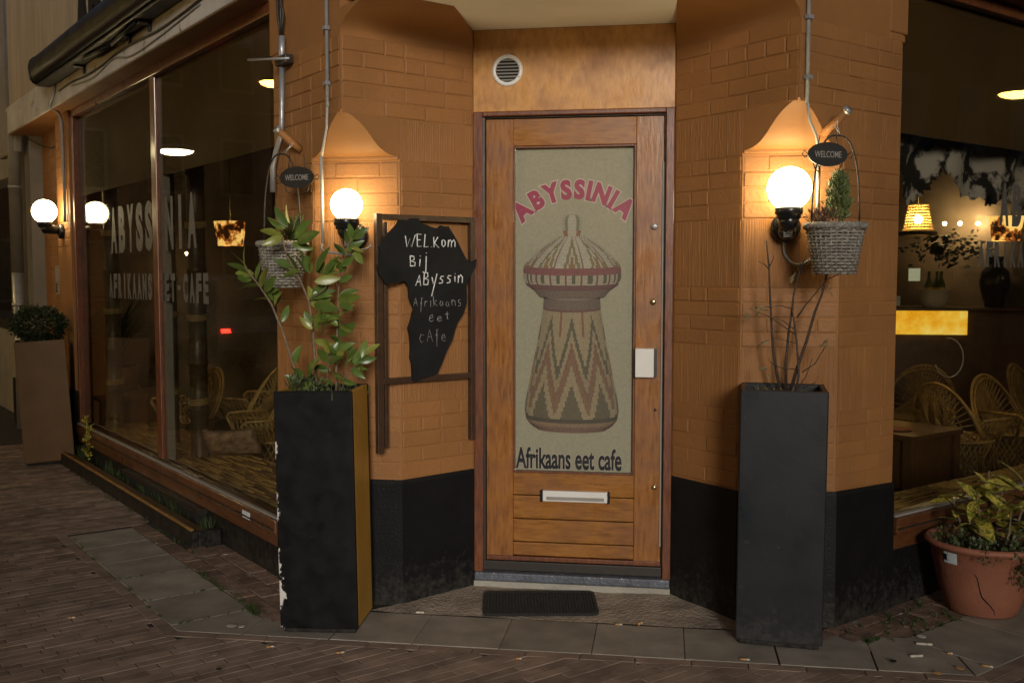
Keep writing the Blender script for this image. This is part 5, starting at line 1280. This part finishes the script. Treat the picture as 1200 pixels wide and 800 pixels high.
# cooler with bottles, vase, small sign
bx, by = 2.93, 5.42
t = thing('ice_bucket', 'pale ice bucket holding bottles on the bar counter', 'bucket', (bx,by,1.176))
mb = MB(); mb.lathe([(.0005,0),(.10,0),(.12,.06),(.14,.16),(.145,.165),(.135,.165),(.115,.06),(.095,.01)], (bx,by,1.176), 24); mb.build('bowl', 'white_metal', t)
for k, (x, y) in enumerate(((-.05,0),(.03,.03),(.05,-.04))):
    c = V((bx+x,by+y,1.19)); t = thing('bottle', ('leftmost','middle','rightmost')[k]+' green bottle with yellow label in the ice bucket', 'bottle', c, 0, 'bottles in the ice bucket')
    mb = MB(); mb.lathe([(.0005,0),(.037,0),(.038,.01),(.038,.19),(.030,.22),(.015,.25),(.0135,.31),(.016,.312),(.016,.32),(.0005,.32)], c, 16); mb.build('body', 'green_bottle', t)
    mb = MB(); mb.lathe([(.0386,.08),(.0386,.17)], c, 16); mb.build('label', 'label_yellow', t)
c = V((3.46,5.40,1.176)); mb = MB(); mb.lathe([(.0005,0),(.08,0),(.085,.02),(.12,.14),(.135,.24),(.12,.33),(.07,.39),(.06,.43),(.085,.47),(.078,.47),(.052,.43)], c, 28)
tag(mb.build('vase', 'ceramic_dark'), 'dark round-bellied vase on the bar counter', 'vase')
t = thing('dried_bouquet', 'dark bouquet hanging over the bar counter', 'plant', (3.05,5.3,1.9)); mb = MB()
for k in range(90): sprig(mb, V((3.05+random.gauss(0,.16), 5.5+random.gauss(0,.08), 1.74+random.gauss(0,.07))), (random.uniform(-1,1),0,-.3), 5, .02, .05, .012)
mb.build('foliage', 'box_green', t)
mb = MB(); mb.box(2.72,2.82,5.50,5.53,1.42,1.54); tag(mb.build('price_board', 'sign_white'), 'small lit pale board standing behind the bar counter', 'sign')
mb = MB(); mb.box(2.45,2.60,5.3,5.34,1.19,1.28); tag(mb.build('blue_sign', 'sticker_white'), 'small blue sign at the left end of the bar counter', 'sign')
mb = MB(); mb.box(1.9,4.9,4.9,4.94,0,.0) if False else None

# lamps
def shade(c, rt, rb, h, mat, label, rows=0):
    t = thing('pendant_lamp', label, 'lamp', c-UP*h/2, 0, 'lit pendant lamps inside the cafe')
    if rows:
        mb = MB()
        for j in range(rows):
            f = j/(rows-1); r = rb+(rt-rb)*f; mb.tube([c+V(((r+.003*(-1)**(k+j))*math.cos(2*math.pi*k/24), (r+.003*(-1)**(k+j))*math.sin(2*math.pi*k/24), -h/2+h*f)) for k in range(24)], h/rows*.30, 5, closed=True)
        for k in range(24):
            a = 2*math.pi*k/24; mb.tube([c+V((rb*math.cos(a),rb*math.sin(a),-h/2)), c+V((rt*math.cos(a),rt*math.sin(a),h/2))], .003, 4)
        mb.build('shade', mat, t)
        mb = MB(); mb.tube([c+V((rb*1.12*math.cos(2*math.pi*k/24), rb*1.12*math.sin(2*math.pi*k/24), -h/2)) for k in range(24)], .016, 6, closed=True); mb.build('rim', 'wicker_grey', t)
        mb = MB(); mb.ball(c, .03, 14, 10); mb.build('bulb', 'bulb_glow', t)
    else:
        mb = MB(); mb.lathe([(rb,-h/2),(rt,h/2)], c, 24); o = mb.build('shade', mat, t); s_ = o.modifiers.new('thickness','SOLIDIFY'); s_.thickness = .004
        mb = MB(); mb.ball(c, .03, 14, 10); mb.build('bulb', 'bulb_glow', t)
    mb = MB(); mb.tube([c+UP*h*.4, V((c.x,c.y,2.82))], .003, 5); mb.build('cord', 'black_metal', t)
shade(at(1076,257,2.6), .062, .098, .19, 'wicker_lit', 'lit wicker pendant lamp behind the right shop window', 11)
shade(at(1179,268,2.3), .105, .082, .155, 'lit_hide', 'lit hide-covered lamp behind the lettering of the right window')
shade(at(270,274,2.9), .125, .095, .19, 'lit_hide', 'lit hide-covered lamp seen through the wide shop window')
for i, (x, y, Y) in enumerate(((1107,262,5.6),(1125,262,5.6),(1146,262,5.6))):
    p = at(x, y, Y); mb = MB(); mb.ball(p, .016, 10, 8); tag(mb.build('spot_light', 'spot_glow'), ('leftmost','middle','rightmost')[i]+' of three tiny white lights above the bar', 'light', 'tiny lights above the bar')
for i, (x, y, Y) in enumerate(((219,297,4.2),(131,308,4.6),(232,222,3.6))):
    p = at(x, y, Y); mb = MB(); mb.ball(p, .014, 10, 8); tag(mb.build('spot_light', 'spot_glow'), ('tiny white light above the lower lettering of the wide window','tiny white light behind the left bay of the wide window','topmost tiny light inside the wide window')[i], 'light', 'tiny lights inside the wide window')
# cowhide hung inside the right window, poles with wire hooks
def hide(fn, s0, s1, o, z0, z1, label):
    n, m_ = 110, 56; vs = []; keep = []
    for j in range(m_+1):
        for k in range(n+1):
            u = k/n; v_ = j/m_; s_ = s0+(s1-s0)*u+.02*math.sin(v_*9+u*7); z_ = z1-(z1-z0)*v_
            vs.append(fn(s_, o+.035*math.sin(u*19+v_*3)+.02*mnoise.noise(V((u*6,v_*5,2))), z_))
    fs = []
    for j in range(m_):
        for k in range(n):
            u, v_ = (k+.5)/n, (j+.5)/m_; low = .62+.30*mnoise.noise(V((u*5.5,3.3,0)))+.14*mnoise.noise(V((u*17,1.3,0)))+.07*mnoise.noise(V((u*60,v_*9,0)))-.5*max(0,.12-min(u,1-u))*5
            if v_ < low: fs.append((j*(n+1)+k, j*(n+1)+k+1, (j+1)*(n+1)+k+1, (j+1)*(n+1)+k))
    mb = MB(); mb.add(vs, fs, True); ob = mb.build('cowhide', 'cowhide'); s_ = ob.modifiers.new('thickness','SOLIDIFY'); s_.thickness = .004
    return tag(ob, label, 'cowhide')
hide(RF, .92, 2.35, -.20, 1.66, 2.20, 'black and white cowhide hanging inside the top of the right window')
hide(LF, .85, 1.9, -.7, 1.70, 2.22, 'dark cowhide hanging inside the wide window near the pier')
def hooked_pole(fn, s0, s1, o, z, label):
    t = thing('bamboo_pole', label, 'pole', fn(s0,o,z)); mb = MB(); mb.tube([fn(s0+(s1-s0)*i/8, o, z+.006*math.sin(i)) for i in range(9)], .032, 10); mb.build('pole', 'bamboo', t)
    s_ = s0+.08
    while s_ < s1-.03:
        mb = MB(); r_ = random.uniform(.05,.075); mb.tube([fn(s_+r_*.55*math.sin(a), o+.045*math.cos(a)+.02, z-.02+r_*1.2*math.cos(a)) for a in [math.pi*2*k/12*.8+.4 for k in range(12)]], .0045, 5); mb.build('hook', 'wicker_grey', t); s_ += random.uniform(.07,.13)
hooked_pole(RF, .75, 1.9, -.9, 1.90, 'bamboo pole with pale wire hooks under the cowhide'); hooked_pole(LF, .7, 1.75, -.55, 1.97, 'bamboo pole with pale wire hooks inside the wide window')
mb = MB()
for k in range(4): mb.tube([RF(.80,-.30-.02*k,1.95+.0*k), RF(.86+.03*k,-.33,2.06), RF(.92+.05*k,-.35,2.15)], .003, 5)
mb.tube([RF(.78+.02*math.sin(a*3), -.3, 1.95-.25*a/6) for a in range(7)], .008, 5)
tag(mb.build('rope', 'wicker_grey'), 'slack pale ropes hanging at the left edge of the right window', 'rope')
t = MB(); t.tube([at(1112+17*math.cos(a), 419+23*math.sin(a), 3.0) for a in [R(-100+20*k) for k in range(14)]], .005, 6); tag(t.build('wire_ring', 'zinc'), 'bright bent wire ring against the rattan chairs', 'ring')
t = thing('potted_yucca', 'dark spiky plant in a wooden tub behind the left window bay', 'plant', (-4.25,3.35,.0)); mb = MB(); mb.lathe([(.0005,0),(.2,0),(.24,.4),(.22,.4)], (-4.25,3.35,.3), 20); mb.build('tub', 'wood_oak', t)
mb = MB()
for k in range(30): tuft(mb, V((-4.25,3.35,.68)), 3, .05, .65, .014, droop=.6)
mb.build('leaves', 'box_green', t)

# ------------------------------------------------------------------ street lanterns down the two streets (mirrored in the panes)
def lantern(p, mat, label, w_=.22):
    p = V(p); t = thing('street_lantern', label, 'street lamp', p, 0, 'street lanterns hung across the streets')
    mb = MB(); mb.lathe([(.0005,-.05),(w_*.6,-.045),(w_*.92,-.02),(w_,0)], p, 24); mb.build('diffuser', mat, t)
    mb = MB(); mb.lathe([(w_*1.03,0),(w_*1.03,.015),(w_*.7,.07),(.03,.10),(.0005,.10)], p, 24); mb.build('hood', 'black_metal', t)
    mb = MB(); mb.tube([p+UP*.1, p+UP*.6], .012, 6); mb.tube([p+UP*.6+V((-3,-1,.25)), p+UP*.6, p+UP*.6+V((3,1,.25))], .006, 5); mb.build('span_wire', 'black_metal', t)
lantern((-9.591,4.771,3.141), 'street_glow', 'street lantern mirrored white in the wide shop window', .23)
lantern((-8.55,2.95,3.80), 'street_glow_amber', 'amber street lantern mirrored at the pier edge of the wide window', .17)
lantern((9.66,3.20,3.63), 'street_glow_amber', 'amber street lantern mirrored at the right picture edge', .20)

# ------------------------------------------------------------------ houses across the two streets (mirrored in the panes)
pm('house_brick', (.10,.055,.038), .9, .3, 5); pm('house_stone', (.16,.14,.12), .8, .2, 5); emit('lit_room', (1,.62,.2), 4)
def house(fn, s0, s1, D, h, label, lit):
    """row house: s along its front, D distance of that front from the cafe's own front line"""
    t = thing('row_house', label, 'house', fn((s0+s1)/2, D, 0), 0, 'houses across the street')
    mb = MB(); mb.fbox(fn, s0, s1, D, D+4, -.05, h); mb.build('wall', 'house_brick', t)
    mb = MB(); mb.fbox(fn, s0, s1, D-.15, D+.1, h-.4, h-.1); mb.build('cornice', 'house_stone', t)
    mb = MB(); mb.fbox(fn, s0, s1, D-.03, D-.001, -.05, .6); mb.build('plinth', 'house_stone', t)
    n = 3; st = (s1-s0)/n; k = 0
    for fl_ in range(3):
        for i in range(n):
            a = s0+st*i+st*.25; b_ = s0+st*(i+1)-st*.25; z0 = .8+fl_*2.9
            if fl_ == 0 and i == 1:
                mb = MB(); mb.fbox(fn, a, b_, D-.04, D-.001, .02, 2.5); mb.build('door', 'table_wood', t); continue
            mb = MB(); mb.fbox(fn, a, b_, D-.06, D-.001, z0, z0+1.6); w_ = mb.build('window', 'house_stone', t)
            mb = MB(); mb.fbox(fn, a+.08, b_-.08, D-.066, D-.061, z0+.08, z0+1.52); mb.build('pane', 'lit_room' if (fl_, i) in lit else 'black_plastic', w_)
names = ('nearest', 'second', 'third')
for k in range(3):
    house(LF, 1+6.2*k, 7.1+6.2*k, 8.5, 9.5+.5*(k%2), names[k]+' brick house across the left street, mirrored in the wide window', ((0,0),(0,2)) if k != 1 else ((0,0),))
    house(RF, 1+6.2*k, 7.1+6.2*k, 8.5, 9.8-.4*(k%2), names[k]+' brick house across the right street, mirrored in the right window', ((1,2),) if k == 0 else ())

def endL(s, D, z): return LF(24+D-8.5, 17-s, z)
for k in range(3): house(endL, 1+6.2*k, 7.1+6.2*k, 8.5, 9.6+.4*(k%2), ('right-hand','middle','left-hand')[k]+' brick house closing the end of the left street, mirrored in the wide window', ())

# unseen houses added behind the camera to shade the far ends of both fronts
def backL(s, D, z): return V((1.75-s, -18-D, z))
def backR(s, D, z): return V((7.3+s, -18-D, z))
for k in range(3):
    house(backL, 6.2*k, 6.1+6.2*k, 0, 9.6, ('nearest','second','third')[k]+' unseen house added behind the camera on the left for its shade', ())
    house(backR, 6.2*k, 6.1+6.2*k, 0, 9.4, ('nearest','second','third')[k]+' unseen house added behind the camera on the right for its shade', ())
# parked car down the left street: its tail lights glint in the wide window
pm('car_paint', (.03,.035,.045), .3, .1, 5, coat=.8); emit('tail_glow', (1,.03,.015), 9)
for cs_, cd_, lab_ in ((8.3,3.2,'dark hatchback nearest down the left street, its tail lights mirrored in the window'), (13.6,5.4,'second dark hatchback down the left street'), (19.2,7.2,'farthest dark hatchback down the left street')):
    t = thing('parked_car', lab_, 'car', LF(cs_+2,cd_,0), 0, 'cars parked down the left street')
    def CS(x, y, z): return LF(cs_+x, cd_+y, z)
    side = [(0,.35),(.02,.75),(.10,.95),(.45,1.42),(1.0,1.48),(2.2,1.45),(2.9,1.02),(3.75,.88),(3.9,.62),(3.88,.35)]
    def cross(sec, wlow, wtop):
        mb = MB(); n = len(sec); ws = [wlow if z < .98 else wtop for x, z in sec]
        mb.add([CS(x,-w_,z) for (x,z), w_ in zip(sec,ws)]+[CS(x,w_,z) for (x,z), w_ in zip(sec,ws)], [tuple(range(n)), tuple(range(2*n-1,n-1,-1))]+[(i,n+i,n+(i+1)%n,(i+1)%n) for i in range(n)]); return mb
    cross(side, .82, .66).build('body', 'car_paint', t, .03)
    mb = MB(); mb.add([CS(.13,-.62,1.0), CS(.13,.62,1.0), CS(.43,.55,1.38), CS(.43,-.55,1.38)], [(0,1,2,3)]); o = mb.build('rear_window', 'black_plastic', t)
    for y in (-.70, .70):
        mb = MB(); mb.hexa([CS(-.02,y-.05,.76), CS(.10,y-.05,.76), CS(.10,y+.05,.76), CS(-.02,y+.05,.76), CS(.0,y-.05,.81), CS(.12,y-.05,.81), CS(.12,y+.05,.81), CS(.0,y+.05,.81)]); mb.build('tail_light', 'tail_glow', t)
        for x in (.75, 3.1):
            p = CS(x, y*1.1, .30); M4 = Matrix.Translation(p) @ DR.to_track_quat('Z','Y').to_matrix().to_4x4()
            lathe_at([(.0005,-.1),(.18,-.1),(.20,-.08),(.30,-.08),(.30,.08),(.20,.08),(.18,.1),(.0005,.1)], M4, 20).build('wheel', 'black_plastic', t)
    mb = MB(); mb.hexa([CS(-.03,-.78,.38), CS(.1,-.78,.38), CS(.1,.78,.38), CS(-.03,.78,.38), CS(-.03,-.78,.55), CS(.1,-.78,.55), CS(.1,.78,.55), CS(-.03,.78,.55)]); mb.build('bumper', 'black_plastic', t)
